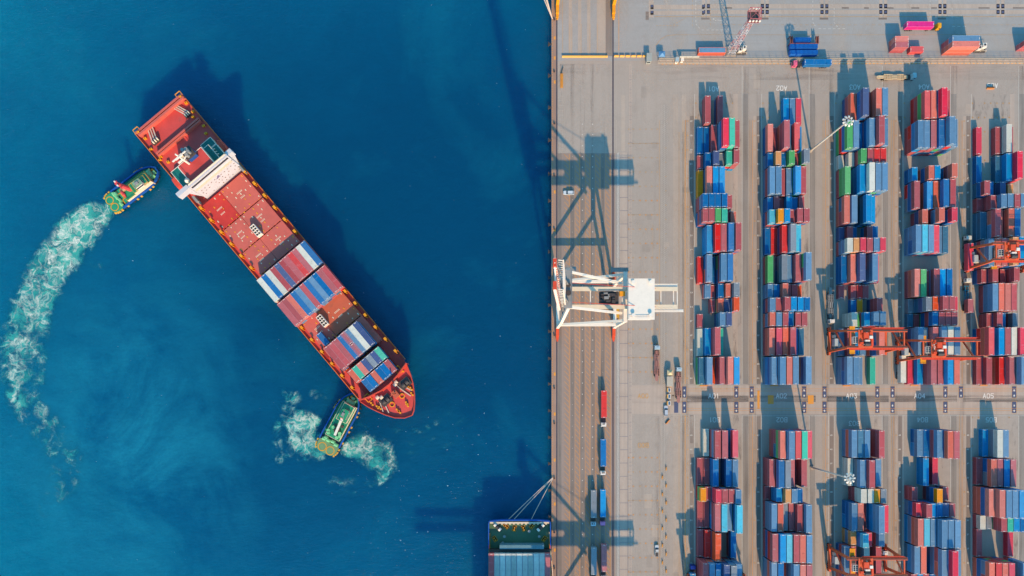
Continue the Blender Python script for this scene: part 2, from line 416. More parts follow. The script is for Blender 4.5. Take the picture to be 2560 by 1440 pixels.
struct(sheet('tyre_track', [(1514,1530,-300,140)], M_track, 0.02))

class Lines:
    def __init__(s): s.mb = MB()
    def v(s, x, y0, y1, w=0.8): 
        a,b_ = W(x-w/2,y0); c,d = W(x+w/2,y1); s.mb.rect(a,c,d,b_,s.z)
    def h(s, y, x0, x1, w=0.8):
        a,b_ = W(x0,y-w/2); c,d = W(x1,y+w/2); s.mb.rect(a,c,d,b_,s.z)
    def seg(s, x0, y0, x1, y1, w=0.7):
        a = Vector((*W(x0,y0), s.z)); b_ = Vector((*W(x1,y1), s.z)); d = (b_-a)
        if d.length < 1e-6: return
        n = Vector((-d.y, d.x, 0)).normalized()*(w/SCL/2)
        q = [a-n, b_-n, b_+n, a+n]
        s.mb.quad(*q)
    def dash(s, x0, y0, x1, y1, n, w=0.7, duty=.55):
        for i in range(n):
            f = i/n; g = (i+duty)/n; s.seg(x0+(x1-x0)*f, y0+(y1-y0)*f, x0+(x1-x0)*g, y0+(y1-y0)*g, w)
ye = Lines(); ye.z = 0.05; yf = Lines(); yf.z = 0.054; wh = Lines(); wh.z = 0.058; wf = Lines(); wf.z = 0.062; bl = Lines(); bl.z = 0.046
# apron hatching
for (a, b_) in ((1411,1423.3),(1437.8,1449.3),(1463.3,1474.9),(1488.9,1500),(1514,1525.6)):
    y = 386
    while y < 1560:
        ye.seg(a, y, b_, y+13, 0.75); y += 13.2
    ye.v(b_, 385, 1560, 0.9)
    if a > 1430: ye.v(a, 420 if a < 1460 else 385, 1560, 0.5)
rg = random.Random(2)
y = 310
while y < 1520:
    for x, r in ((1456,1.15),(1481.5,1.3),(1431,0.8),(1506.7,0.7)):
        if y > 380 or x in (1456,1481.5):
            c = W(x, y+rg.uniform(-.6,.6)); n = 10
            L_ = wh if r > 1 else wf
            L_.mb.add([(c[0]+r/SCL*math.cos(2*math.pi*i/n), c[1]+r/SCL*math.sin(2*math.pi*i/n), L_.z+0.004) for i in range(n)], [tuple(range(n))])
    y += 27
# white ladder strip by the landside rail, block walk
y = 381
while y < 1560:
    wh.seg(1542, y+4.5, 1548.5, y, 1.0); y += 3.2
wf.v(1541.5, 300, 1560, .5); bl.v(1569.3, 381, 1560, .7); bl.v(1549, 381, 1560, .4); bl.v(1541, 383, 1560, .9)
y = 394
while y < 1560: bl.h(y, 1549, 1569, .8); y += 33.2
y = 165
while y < 1560:
    bl.seg(1575.8, y, 1575.8, y+2, .6); y += 4
y = 190
while y < 1560:
    for (x0,x1) in ((1573,1579),): bl.h(y, x0, x1, .5); bl.h(y+9, x0, x1, .5)
    y += 33.3
# waiting bay crosses
def cross(L_, x, y, r=2.6, w=.9): L_.seg(x-r,y,x+r,y,w); L_.seg(x,y-r,x,y+r,w)
y = 323.0; i = 0
while y < 1560:
    if not (960 < y < 1128):
        for x in (1572,1583,1600,1614.5,1629.5,1643):
            (cross(ye, x, y) if (x > 1605 or rg.random() < .5) and y > 480 else cross(yf, x, y, 2.2, .7))
        if i % 5 == 1: yf.h(y, 1572, 1648, .4)
    y += 35.7; i += 1
yf.v(1648.5, 300, 960, .6); yf.v(1632, 560, 960, .3); yf.v(1648.5, 1130, 1560, .5); wf.v(1650, 960, 1560, .4)
y = 262
while y < 1560:
    wf.seg(1654.5, y+6, 1661, y, .6); wf.seg(1662, y+6, 1669, y, .45) if (y < 940 or y > 1080) else None
    y += 5.2
wf.v(1654, 262, 1560, .6); wf.v(1661.4, 262, 1560, .6); wf.v(1669.4, 300, 900, .3)
y = 370
while y < 940: cross(yf, 1664.5, y, 1.8, .8); y += 35.7
for x, w in ((1697.5,.6),(1707.5,.8),(1711.8,.8),(1719.5,.5)): yf.v(x, 330, 962, w); yf.v(x, 1036, 1560, w)
# quay edge
y = -10
while y < 1560: ye.v(1380.6, y, y+3.4, 1.0); y += 6.1
for y in (95,145,205,480,575,700,935,1035,1150,1260,1375): ye.mb.rect(*[W(1384.5,0)[0], W(1389,0)[0], W(0,y+4)[1], W(0,y-4)[1]], 0.05); 
wf.v(1406, 160, 378, .3); wf.v(1410, 240, 378, .35); y = 240
while y < 378: wf.h(y, 1398, 1410, .35); y += 12
# yard lanes
for c, L in enumerate(LN):
    for (y0, y1) in ((235,960),(1038,1560)):
        wh.v(L, y0, y1, .8); wh.v(L+118.8, 165 if y0 < 300 else y0, y1, .9); wf.v(L+134, y0, y1, .4)
        yf.v(L-29, 300 if y0 < 300 else y0, y1, .8); ye.v(L-23, 300 if y0 < 300 else y0, y1, .9)
    y = 258.0; i = 0
    while y < 1560:
        if y < 320 or (c == 4 and y < 400) or rg.random() < .25:
            for k in range(7):
                if rg.random() < .8: cross(yf, L+3+15.3*k, y, 2.4, .9)
        y += 35.7
wh.v(2071, 1031, 1560, .8)
ye.h(972, 1718, 2560, .6); ye.h(977.5, 1718, 2560, .6); ye.h(1021, 1718, 2560, .55); ye.h(1026, 1718, 2560, .6)
wh.h(1039.5, 1855, 2700, .7)
ye.mb.rect(W(1893.3,0)[0], W(1899,0)[0], W(0,1022)[1], W(0,976)[1], 0.05)
for x in (1919.5, 2019.5): ye.mb.rect(W(x,0)[0], W(x+14.5,0)[0], W(0,1010)[1], W(0,988)[1], 0.05)
# north road lines
yf.h(41.5, 1636, 2560, .8); ye.v(1547, -50, 127, .8); yf.v(1406.5, -50, 133, .6); 
yf.dash(1640, 64, 1700, 64, 7); yf.dash(1684, 62, 1717, 43, 5, .8); yf.h(87, 1690, 2560, .5); yf.dash(1800, 62, 2560, 62, 50, .5)
yf.seg(1640, 113, 1652, 98, .8); yf.seg(1652, 98, 1668, 89, .8); yf.seg(1668, 89, 1690, 87, .8)
for x in (1423,1430,1453,1475,1493): yf.v(x, 60, 133, .5)
wh.dash(1739.5, -10, 1739.5, 60, 7, .9); wh.dash(1739.5, 60, 1752, 74, 2, .9); wh.dash(1754, 75, 1825, 75, 6, .9)
wh.seg(1784, 49, 1806, 52, .8); wh.seg(1782, 47, 1790, 51, 2.2)
wh.dash(2032, -10, 2032, 55, 6, .8); wh.dash(2032, 56, 2040, 68, 2, .8); wh.dash(2046, 72, 2118, 72, 6, .9); wh.dash(2085, 20, 2085, 55, 4, .8); wh.dash(2085,56,2096,70,2,.8)
wh.dash(2325, -10, 2325, 50, 6, .8); wh.seg(2370, 40, 2394, 43, .8); wh.dash(2380, 66, 2420, 66, 3, .8); wh.dash(2380, 20, 2380, 50, 3, .8)
yf.dash(1731, -10, 1731, 70, 8, .6); yf.dash(1776, 20, 1776, 70, 4, .6)
for i in range(95): ye.h(160.5 - i*0.02, 1654+i*9.6, 1654+i*9.6+5.0, 1.6)
wf.seg(1634,167.5,1690,166,.8)
for i in range(14): wf.seg(1660+i*4.2, 175-i*.3, 1664+i*4.2, 165, .6)
for i in range(5): wf.seg(1654+i*6, 172+i*3, 1663+i*3, 166, .5)
# worn patches, slab repairs and oil stains
def stain_mat(name, rgb, lo, hi, amt, sx=.35, sy=.12):
    m, t, b = newmat(name); g = t.nodes.new('ShaderNodeNewGeometry'); v = g.outputs['Position']
    n = noise(t, scale_vec(t, v, sx, sy), 1.0, 6, 0.68, 0.7); n2 = noise(t, v, 0.04, 3)
    a = math2(t, 'MULTIPLY', mapr(t, n, lo, hi, 0, amt), mapr(t, n2, 0.35, 0.6, 0.3, 1))
    b.inputs['Base Color'].default_value = (*alb(rgb), 1); b.inputs['Roughness'].default_value = .8; b.inputs['Specular IOR Level'].default_value = .2
    t.links.new(a, b.inputs['Alpha']); return m
M_oil = stain_mat('oil_stain', (104,100,102), 0.53, 0.70, 0.5)
M_tyre = stain_mat('tyre_smudge', (118,112,112), 0.46, 0.70, 0.34, .5, .02)
M_tyreh = stain_mat('tyre_smudge_across', (116,110,112), 0.48, 0.72, 0.26, .03, .3)
M_bleach = stain_mat('bleached_patch', (214,208,202), 0.48, 0.70, 0.55, .08, .04)
sheet('rubber_stain', dk, stain_mat('rubber_smear', (120,114,114), .36, .62, .8, .015, .22), 0.034)
oil = []; ty = []; pch = []
for L in LN[:5]:
    oil += [(L+96,L+117,300,962),(L+96,L+117,1038,1560),(L+4,L+96,235,300)]
    ty += [(L-13,L-2,170,962),(L+118,L+136,165,962),(L+118,L+136,1038,1560),(L-32,L-14,300,1560)]
rp_ = random.Random(21)
for i in range(26):
    x = rp_.uniform(1580, 1725) if rp_.random() < .5 else rp_.choice(LN[:5])+rp_.uniform(-40,-14); y = rp_.uniform(170, 1440); pch.append((x, x+rp_.uniform(4,22), y, y+rp_.uniform(6,40)))
sheet('oil_stain', oil, M_oil, 0.026)
sheet('tyre_smudge', ty+[(1426,1436,160,1560),(1450,1462,160,1560),(1476,1488,160,1560),(1502,1512,160,1560),(1395,1402,160,1560),(1633,1650,400,960),(1636,1652,1040,1560)], M_tyre, 0.028)
sheet('tyre_smudge', [(1580,2560,985,1008),(1640,2560,163,200),(1400,1640,160,185)], M_tyreh, 0.030)
sheet('bleached_patch', [(1391,1530,160,382),(1580,1735,175,960),(1580,1735,1040,1560),(1735,2560,165,235),(1391,2560,-200,140)], M_bleach, 0.0235)
sheet('slab_patch', pch[::2], M_slab, 0.0245); sheet('slab_patch', pch[1::2], ground_mat('slab_repair', alb((172,166,162)), .04, .05), 0.0245)
# blue-grey turning pads, white wear marks
pads = [(1705.6,966,994),(1705.6,1004,1032),(1835.5,966,994),(1835.5,1004,1032),(1874,966,994),(1874,1004,1032),(2005,966,994),(2005,1004,1032),(2056,966,994),(2056,1004,1032),(2188,966,994),(2188,1004,1032),(2226,966,994),(2226,1004,1032),(2358,966,994),(2358,1004,1032),(2397,966,994),(2530,966,994),(2530,1004,1032),(1685.3,1004,1032)]
sheet('turning_pad', [(x,x+10.4,a,b_) for x,a,b_ in pads], M_pad, 0.045)
for x, a, b_ in pads[:-1]:
    for yy in (a+10, b_-5):
        c = W(x+5.2, yy); n = 10; r0 = 1.9/SCL; 
        wh.mb.add([(c[0]+r0*math.cos(2*math.pi*i/n)*rg.uniform(.8,1.15), c[1]+1.4*r0*math.sin(2*math.pi*i/n)*rg.uniform(.8,1.2), 0.07) for i in range(n)], [tuple(range(n))])
    for e in (x-.6, x+11): yf.v(e, a-1, b_+1, .7)
    for e in (a-1, b_+1): yf.h(e, x-1, x+11.4, .7)
for (L_, nm, mt) in ((ye,'yellow_marking',M_yel),(yf,'faded_yellow_marking',M_yelf),(wh,'white_marking',M_wht),(wf,'faded_white_marking',M_whtf),(bl,'paving_joint',M_blu)):
    struct(L_.mb.build(nm, mt))

# painted writing
def text_mesh(s, h):
    cu = bpy.data.curves.new('t', 'FONT'); cu.body = s; cu.size = 1.0; cu.align_x = 'CENTER'; cu.align_y = 'CENTER'; cu.offset = 0.03
    ob = bpy.data.objects.new('t', cu); COL.objects.link(ob)
    dg = bpy.context.evaluated_depsgraph_get(); me = bpy.data.meshes.new_from_object(ob.evaluated_get(dg))
    vs_ = [tuple(v.co) for v in me.vertices]; fs_ = [tuple(p.vertices) for p in me.polygons]
    bpy.data.objects.remove(ob); bpy.data.curves.remove(cu); bpy.data.meshes.remove(me)
    ys = [v[1] for v in vs_]; hh = max(ys)-min(ys); cyy = (max(ys)+min(ys))/2
    k = h/hh
    return [((v[0])*k, (v[1]-cyy)*k) for v in vs_], fs_
_tx = {}
def put_block_text(mb, s, px, py, hpx, wpx, rot=0, z=0.066):
    """stencil lettering of straight strokes, as block names are painted"""
    G = {'A':[((0,0),(.5,1)),((.5,1),(1,0)),((.2,.38),(.8,.38))],'B':[((0,0),(0,1)),((0,1),(.8,1)),((.8,1),(1,.78)),((1,.78),(.8,.52)),((0,.52),(.8,.52)),((.8,.52),(1,.26)),((1,.26),(.8,0)),((.8,0),(0,0))],
         '0':[((.25,0),(.75,0)),((.75,0),(1,.25)),((1,.25),(1,.75)),((1,.75),(.75,1)),((.75,1),(.25,1)),((.25,1),(0,.75)),((0,.75),(0,.25)),((0,.25),(.25,0))],
         '1':[((.5,0),(.5,1)),((.5,1),(.25,.8))],'2':[((0,.8),(.25,1)),((.25,1),(.75,1)),((.75,1),(1,.75)),((1,.75),(0,0)),((0,0),(1,0))],
         '3':[((0,1),(1,1)),((1,1),(.5,.6)),((.5,.6),(.85,.5)),((.85,.5),(1,.25)),((1,.25),(.7,0)),((.7,0),(.2,0)),((.2,0),(0,.18))],
         '4':[((.75,0),(.75,1)),((.75,1),(0,.3)),((0,.3),(1,.3))],'5':[((1,1),(.1,1)),((.1,1),(.05,.55)),((.05,.55),(.7,.58)),((.7,.58),(1,.3)),((1,.3),(.7,0)),((.7,0),(0,.05))]}
    c = W(px, py); sg = -1 if rot else 1; h = hpx/SCL; w = wpx/SCL; cw = w/(len(s)+(len(s)-1)*.42); st = h*.15
    for i, ch in enumerate(s):
        x0 = -w/2+i*cw*1.42
        for k, ((a, b_), (d, e)) in enumerate(G[ch]):
            p = Vector((c[0]+sg*(x0+a*cw), c[1]+sg*(b_-.5)*h)); q = Vector((c[0]+sg*(x0+d*cw), c[1]+sg*(e-.5)*h))
            t_ = (q-p).normalized(); p -= t_*st*.4; q += t_*st*.4; nn = Vector((-t_.y, t_.x))*st/2; zz = z+k*.004
            mb.quad((*(p-nn), zz), (*(q-nn), zz), (*(q+nn), zz), (*(p+nn), zz))
def put_text(mb, s, px, py, hpx, wpx, rot=0, z=0.066, at=None):
    if s not in _tx: _tx[s] = text_mesh(s, 1.0)
    v, f = _tx[s]; h = hpx/SCL
    ww = max(p[0] for p in v)-min(p[0] for p in v); kx = wpx/SCL/ww
    c = at or W(px, py); sg = -1 if rot else 1
    mb.add([(c[0]+sg*x*kx, c[1]+sg*y*h, z) for x, y in v], f)
wt = MB(); yt = MB(); wt0 = MB()
M_let = line_mat('letter_white', (240,242,242), 0.2)
for i, x in enumerate((1784.5,1953.5,2128.5,2299,2470.5)): put_block_text(wt0, f'A0{i+1}', x, 989.7, 11, 26)
for i, (x, y) in enumerate(((1783.5,222.5),(1954,220.5),(2137,218),(2309.5,217.5),(2481,214))): put_block_text(wt0, f'A0{i+1}', x, y, 11, 26, 1)
put_block_text(yt, 'A00', 1607.5, 990, 10.5, 25, z=0.066); put_block_text(yt, 'B00', 1608, 1113, 10.5, 25, 1, z=0.066)
wt2 = MB()
for i, (x, y) in enumerate(((1786,1049.5),(1954.5,1049.5),(2135.5,1058.5),(2306,1049.5),(2477.5,1049.5))): put_block_text(wt2, f'B0{i+1}', x, y, 11, 26, 1)
for c, L in enumerate(LN[:5]):
    for n in range(1, 39, 2):
        y = 945.6-(n-1)/2*35.7
        if n > 1 or c < 4: put_text(wt, f'{n:02d}', L-8.3, y, 3.8, 5.6); put_text(yt, f'{n:02d}', L-17.5, y, 3.2, 4.4)
    for i in range(12):
        n = 43-2*i; y = 1087.9+i*35.45
        put_text(wt, f'{n:02d}', L-8.3, y, 3.8, 5.6); put_text(yt, f'{n:02d}', L-17.5, y, 3.2, 4.4)
struct(wt.build('painted_lettering', M_wht)); struct(wt0.build('painted_lettering', M_let)); struct(wt2.build('painted_lettering', M_let)); struct(yt.build('painted_lettering', M_yelf))

# rails
def rails():
    mb = MB()
    for xc in (1392, 1532.5):
        a = W(xc-1.6,0)[0]; b_ = W(xc+1.6,0)[0]
        mb.box(a, a+.18, -2500, 2500, 0.0, 0.06); mb.box(b_-.18, b_, -2500, 2500, 0.0, 0.06)
        mb.rect(a+.18, b_-.18, -2500, 2500, 0.03); mb.box((a+b_)/2-.05, (a+b_)/2+.05, -2500, 2500, 0.031, 0.12)
    struct(mb.build('crane_rail', M_steel))
rails()
# ------------------------------------------------------------------ shipping containers
PAL = {'R':((228,62,62),'bright red'),'M':((186,95,104),'maroon'),'K':((222,122,108),'salmon red'),'P':((230,78,102),'crimson pink'),
       'B':((8,112,186),'blue'),'L':((22,152,226),'sky blue'),'C':((88,196,232),'pale cyan'),'S':((100,148,192),'steel blue'),
       'D':((62,122,160),'dull teal blue'),'T':((66,198,174),'turquoise'),'G':((88,182,112),'green'),'Y':((250,162,24),'yellow orange'),
       'W':((218,224,218),'white'),'N':((74,96,150),'slate navy'),'E':((132,148,166),'grey'),'O':((236,96,54),'orange red'),'A':((228,168,112),'tan'),
       'H':((238,70,160),'magenta')}
CM = {}
for k, (rgb, nm) in PAL.items():
    c = alb(rgb)
    CM[k] = (paint('container_'+nm.replace(' ','_'), c, rough=0.5, var=0.07, scale=0.35, dirt=0.34, rnd=0.13),
             paint('container_rail_'+nm.replace(' ','_'), tuple(min(.85, x*1.15+.05) for x in c), rough=0.55, var=0.1, scale=1.5, dirt=0.3))
M_cast = P('corner_casting', (220,220,218), dirt=0.2)
def add_container(mb, L, h, x=0, y=0, z=0, m0=0, m1=1, m2=2, detail=True, w=2.39):
    """long axis along y, base at z; ribbed sides, rails, corner castings, door bars at -y end"""
    hl, hw = L/2, w/2
    def B(x0,x1,y0,y1,z0,z1,m): mb.box(x+x0,x+x1,y+y0,y+y1,z+z0,z+z1,m)
    B(-hw+.05, hw-.05, -hl+.06, hl-.06, .12, h-.05, m0)
    for s in (-1, 1):
        xa, xb = (s*hw, s*(hw-.12))
        B(xa, xb, -hl, hl, h-.13, h, m1); B(xa, xb, -hl, hl, .0, .16, m1)
        for e in (-1, 1): B(xa, s*(hw-.15), e*hl, e*(hl-.16), .16, h-.13, m1)
    for e in (-1, 1):
        B(-hw+.12, hw-.12, e*hl, e*(hl-.14), h-.13, h, m1); B(-hw+.12, hw-.12, e*hl, e*(hl-.14), 0, .16, m1)
    if detail:
        n = 14 if L > 8 else 7
        for s in (-1, 1):
            for i in range(n):
                yy = -hl+.3+(L-.6)*(i+.5)/n
                B(s*(hw-.05), s*(hw-.012), yy-.16, yy+.16, .2, h-.15, m0)
        for i in range(4): B(-hw+.35+i*.5, -hw+.40+i*.5, -hl-.0, -hl+.06, .2, h-.15, m2)
        for s in (-1, 1):
            for e in (-1, 1): B(s*(hw+.005), s*(hw-.19), e*(hl+.005), e*(hl-.19), h-.12, h+.012, m2)
        for e in (-1, 1): B(-.5, .5, e*(hl-.36), e*(hl-.14), h-.05, h-.02, m2)
_cm = {}
def container_mesh(L, h):
    key = (round(L,1), round(h,2))
    if key not in _cm:
        mb = MB(); add_container(mb, L, h); _cm[key] = mb.mesh('container', [CM['M'][0], CM['M'][1], M_cast])
    return _cm[key]
def container(L, h, col, loc, rz, label, group, name='shipping_container'):
    o = bpy.data.objects.new(name, container_mesh(L, h)); COL.objects.link(o)
    for i in (0, 1):
        o.material_slots[i].link = 'OBJECT'; o.material_slots[i].material = CM[col][i]
    o.location = loc; o.rotation_euler = (0, 0, rz)
    return tag(o, label, 'container', group)
KEYS = list(CM); mats_all = []
for k in KEYS: mats_all += [CM[k][0], CM[k][1]]
mats_all.append(M_cast)
CI = {k: 2*i for i, k in enumerate(KEYS)}
stack_mb = MB()
def stuff_container(L, h, col, x, y, z, rz=0, detail=False):
    if rz == 0: add_container(stack_mb, L, h, x, y, z, CI[col], CI[col]+1, 2*len(KEYS), detail); return
    t = MB(); add_container(t, L, h, 0, 0, 0, CI[col], CI[col]+1, 2*len(KEYS), detail)
    c, s = math.cos(rz), math.sin(rz)
    o = len(stack_mb.v); stack_mb.v += [(x+c*a-s*b_, y+s*a+c*b_, z+q) for a, b_, q in t.v]
    stack_mb.f += [tuple(i+o for i in f) for f in t.f]; stack_mb.m += t.m

DATA = """
A01 1720
37 40: 1:232M 3:405M
33 40: 0:118B 1:207B 2:322M 3:490P 4:575T 5:638M
31 20: 0:118M 1:248B 2:357N 3:425E 4:538T 5:630M
27 40: 0:142Y 1:255K 2:348L 3:437L
25 20: 0:205B 1:293B 2:380B 3:470B 4:538M
23 20: 0:205M 1:293M 2:380G 3:470T 4:497M 5:598K
19 40: 1:255L 2:375R 3:460M 4:570B 5:665M
15 40: 0:142R 1:260S 2:300B 3:462S 4:548B
13 20: 1:230S 2:293M 3:425B 4:515K 5:632E
11 20: 2:288M 3:425K 4:510N 5:630O
09 20: 0:115M 3:445S 4:537N
05 40: 0:120W 1:230L 2:370M 3:411T
01 40: 0:150D 1:265S 2:301O 3:440M 4:553K 5:640L
B01 1720
43 40: 1:1758.6W 2:1788M 3:1806M 5:1831.6P
39 40: 0:1743M 1:1758.6M 2:1783B 4:1815.5B 5:1832S
35 20: 0:1751Y 1:1762M 2:1791P 3:1807M 4:1823M 5:1840S
33 40: 0:1743M 1:1759M 2:1788M 3:1805C 4:1816.6S 5:1843C
29 40: 0:1744M 1:1763R 2:1789O 5:1828B
25 40: 0:1758.5M 1:1775S 2:1791B 3:1811N 4:1828.8E 5:1841S
A02 1890
37 40: 3:378L 4:466S 5:553P
33 40: 0:172K 1:208M 2:387M 3:415S 4:532R 5:565L
31 20: 0:162B 1:275A 2:340B 3:462G 4:521M 5:668E
27 40: 0:190S 1:280S 2:316M 3:428S 4:555L 5:620M
25 20: 0:160B 1:250M 2:311M 3:427L 4:493B 5:608M
23 20: 0:190C 1:308Y 2:397L 3:458M 4:575M 5:668M
19 40: 0:115B 1:205R 2:355R 3:472E 4:558C
15 40: 0:172G 2:350E 3:433S 4:558M 5:690S
13 20: 0:168S 1:252B 2:372K 3:408M 4:500M 5:558O
11 20: 0:195S 1:278M 2:403M 3:490L 4:582L 5:672B
09 20: 0:193K 1:285S 2:373M 3:438B 4:550M 5:640M
05 40: 0:180K 1:295P 2:383O 3:472M 4:503B 5:591D
01 40: 0:215S 1:335S 2:423K 3:513S 5:690S
B02 1890
43 40: 1:1950.5K 2:1973S 3:1989R 4:2005.6T 5:2016.5P
39 40: 0:1922M 1:1947.6B 2:1964E 3:1975M 5:2004M
35 20: 0:1M 1:1942.5L 2:1964A 3:1980S 4:1991B
33 40: 0:1929S 1:1945K 2:1956E 3:1972M 4:1994M 5:2016S
29 40: 0:1931.7M 1:1951L 2:1967C 3:1985M 4:2001K 5:2017S
25 40: 0:1929S 1:1946B 3:1985S 4:2001K 5:2017M
A03 2080
37 40: 1:248K 2:432N 3:462M 4:612K 5:700S
33 40: 0:205G 1:295S 2:344B 3:515S 4:652M 5:700S
31 20: 0:80W 1:240W 2:405G 3:497M 4:587R 5:677R
27 40: 0:182G 2:380L 3:515W 4:607S 5:695S
23 40: 0:160K 1:288S 3:472L 4:522L
21 20: 0:115N 1:203M 2:287B 4:500M 5:559B
19 20: 0:213W 1:303A 2:397P 3:490M 4:582S 5:672P
15 40: 0:120B 1:248K 2:387N 4:562S 5:572P
13 20: 0:78M 2:250M 3:342R 4:432M
11 20: 2:258B 3:342Y 5:637M
09 20: 1:275W 2:295G 3:452L 4:580S 5:672S
05 40: 0:95S 1:205M 2:288L 3:387S 5:655K
01 40: 0:203S 1:295S 2:342S 5:530T
B03 2080
43 40: 1:277S 2:370D 3:460S 5:653M
39 40: 1:210W 2:392S 3:521M 5:607S
35 20: 2:404W 3:502W 4:592Y 5:685E
33 40: 1:281S 2:371K 3:399M 4:654S 5:707P
29 20: 1:250A 2:428C 3:472P 5:642S
27 40: 0:169S 1:260M 3:446D 5:609M
23 40: 0:170B 1:258M 2:330S 4:540K 5:620M
A04 2240
37 40: 1:400R 2:490K 3:638P 4:672M
33 40: 0:308S 1:382S 2:488M 3:607B 4:745S 5:787S
29 20: 0:235L 2:463K 3:553L 5:782K
25 40: 0:252M 2:433L 3:520O 4:662B 5:755M
23 20: 1:367K 3:600K 5:782P
19 40: 0:283S 1:365C 2:458S 3:525P 4:562S 5:650D
13 40: 0:260K 1:347G 2:387M 3:527M 4:613L 5:707B
11 20: 0:167E 1:420E 2:512O 3:652M 4:743M 5:787P
09 20: 0:152D 1:237M 2:508B 3:600M 4:692M 5:785M
05 40: 0:302S 1:367S 2:517M 3:635S 4:722W 5:813S
01 40: 0:160P 1:293L 2:487M 3:580M 4:720L 5:810K
B04 2240
43 40: 1:295S 2:381B 3:575S 4:719K 5:808M
39 40: 2:381L 4:507P
35 20: 0:238M 3:557Y 5:654M
33 20: 0:288P 1:425M 2:472L 3:557B 4:648N 5:746M
31 40: 0:306K 1:387C 2:477S 3:642S 4:730S 5:823S
27 40: 0:260S 1:348K 3:638S 4:787P 5:823S
23 40: 0:215M 1:300L 2:380M 3:470B 5:700S
A05 2400
33 40: 0:222P 3:498M 4:650W 5:687M
29 40: 0:228B 3:498D 4:645L 5:798P
27 20: 0:325M 1:397B 3:565N 5:672A
25 20: 0:242M 1:430M 2:575S 3:665S 4:760M 5:850S
21 40: 0:282D 1:492M 2:522K 3:675K 4:765B
17 40: 0:400S 1:495K 2:583M 3:735A 4:830L
15 20: 0:317M 1:457M 3:562M 4:735M
11 40: 1:457S 2:548K 3:640K 4:733M
09 20: 1:362M 2:515M 3:557B 5:742E
05 40: 0:388R 2:545L 3:640M 4:730W 5:825P
01 40: 0:220M 1:368M 3:537R 4:670M 5:853S
B05 2400
43 40: 1:315L 2:521W 3:585S
39 40: 0:222M 1:434K 2:521M 3:614B 4:705M
35 40: 0:402K 1:553K 2:646S 3:735S 4:828L
31 20: 0:275W 1:361E 2:560M 3:652T 4:742L 5:837B
29 40: 0:231M 5:677P
25 40: 0:408K 1:504R 2:592K 3:685P 5:877S
"""
def ry(block, n):
    return 945.6-(n-1)/2*35.7 if block[0] == 'A' else 1087.9+(43-n)/2*35.45
tops = []; allst = []
blk = None
rc = random.Random(11)
LOW = 'MMMMMMBBBBNNSSSDDKRLLEMMGB'
for ln in DATA.strip().splitlines():
    if ':' not in ln:
        blk, org = ln.split(); org = float(org); ci = int(blk[2])-1; continue
    head, rest = ln.split(':', 1); n, sz = head.split(); n = int(n); L = 12.19 if sz == '40' else 6.06
    y = ry(blk, n)
    if sz == '40': y = (y + (ry(blk, n+2) if blk[0] == 'A' else ry(blk, n-2)))/2
    for e in rest.split():
        k, v = e.split(':'); k = int(k); col = v[-1]; v = float(v[:-1])
        gx = LN[ci]+3+15.3*k
        if v > 20:
            if v < 1000: v = org+v/5.54
            q = (v-NX)/(gx-NX)-1; z = q*H/(1+q); z = max(2.6, z)
        else: z = v*2.6
        nt_ = max(1, round(z/2.72)); th = min(2.92, max(2.55, z/nt_)); 
        x, yy = W(gx+6.7, y)
        allst.append((blk, n, sz, k, nt_, th, col, x, yy, L))
# the stacks whose top boxes show largest are built one by one
order = sorted(range(len(allst)), key=lambda i: -(allst[i][9]*(1+allst[i][4]*allst[i][5]/H)))
NIND = 222
ind = set(order[:NIND])
rowk = {}
for s in allst: rowk.setdefault(s[:2], []).append(s[3])
for i, (blk, n, sz, k, nt_, th, col, x, y, L) in enumerate(allst):
    jx, jy = rc.uniform(-.05,.05), rc.uniform(-.12,.12)
    for j in range(nt_-1):
        c = rc.choice(LOW) if rc.random() < .72 else col
        if L > 8 and rc.random() < .12:
            for e in (-1, 1): stuff_container(6.06, th-.03, rc.choice(LOW), x+rc.uniform(-.04,.04), y+e*3.06, j*th)
        else: stuff_container(L, th-.03, c, x+rc.uniform(-.05,.05), y+rc.uniform(-.1,.1), j*th)
    z = (nt_-1)*th
    if i in ind:
        pos = ORD[sorted(rowk[(blk, n)]).index(k)]
        lb = f"{PAL[col][1]} {'long' if L > 8 else 'short'} container topping {pos} stack from left at number {n:02d} in block {blk}"
        container(L, th-.03, col, (x+jx, y+jy, z), 0, lb, f'stacked containers in block {blk}')
    else:
        stuff_container(L, th-.03, col, x+jx, y+jy, z, 0, True)
# ------------------------------------------------------------------ ships
class Frame:
    """a vessel's own axes: u px along the keel, v px to port, z metres above the quay"""
    def __init__(s, p0, a, uc, zr=WZ):
        l = math.hypot(*a); s.p0 = p0; s.a = (a[0]/l, a[1]/l); s.b = (s.a[1], -s.a[0]); s.zr = zr
        s.rz = math.atan2(-s.a[1], s.a[0]); s.root = W(*s.px(uc, 0), zr)
    def px(s, u, v): return (s.p0[0]+u*s.a[0]+v*s.b[0], s.p0[1]+u*s.a[1]+v*s.b[1])
    def pix(s, x, y, z):
        X, Y = W(x, y, z); dx, dy = X-s.root[0], Y-s.root[1]; c, q = math.cos(-s.rz), math.sin(-s.rz)
        return (c*dx-q*dy, q*dx+c*dy, z-s.zr)
    def loc(s, u, v, z): return s.pix(*s.px(u, v), z)
    def box(s, mb, u0, u1, v0, v1, z0, z1, mi=0, top=None):
        a = s.loc(u0, v0, z1); b_ = s.loc(u1, v1, z1); mb.box(a[0], b_[0], a[1], b_[1], z0-s.zr, z1-s.zr, mi, None, top)
    def poly(s, pts, z): return [s.loc(u, v, z)[:2] for u, v in pts]
    def world(s, u, v, z): return W(*s.px(u, v), z)
def wall(mb, pts, z0, z1, w, mi=0):
    for a, b_ in zip(pts[:-1], pts[1:]):
        mb.bar((a[0], a[1], (z0+z1)/2), (b_[0], b_[1], (z0+z1)/2), w, z1-z0, mi)

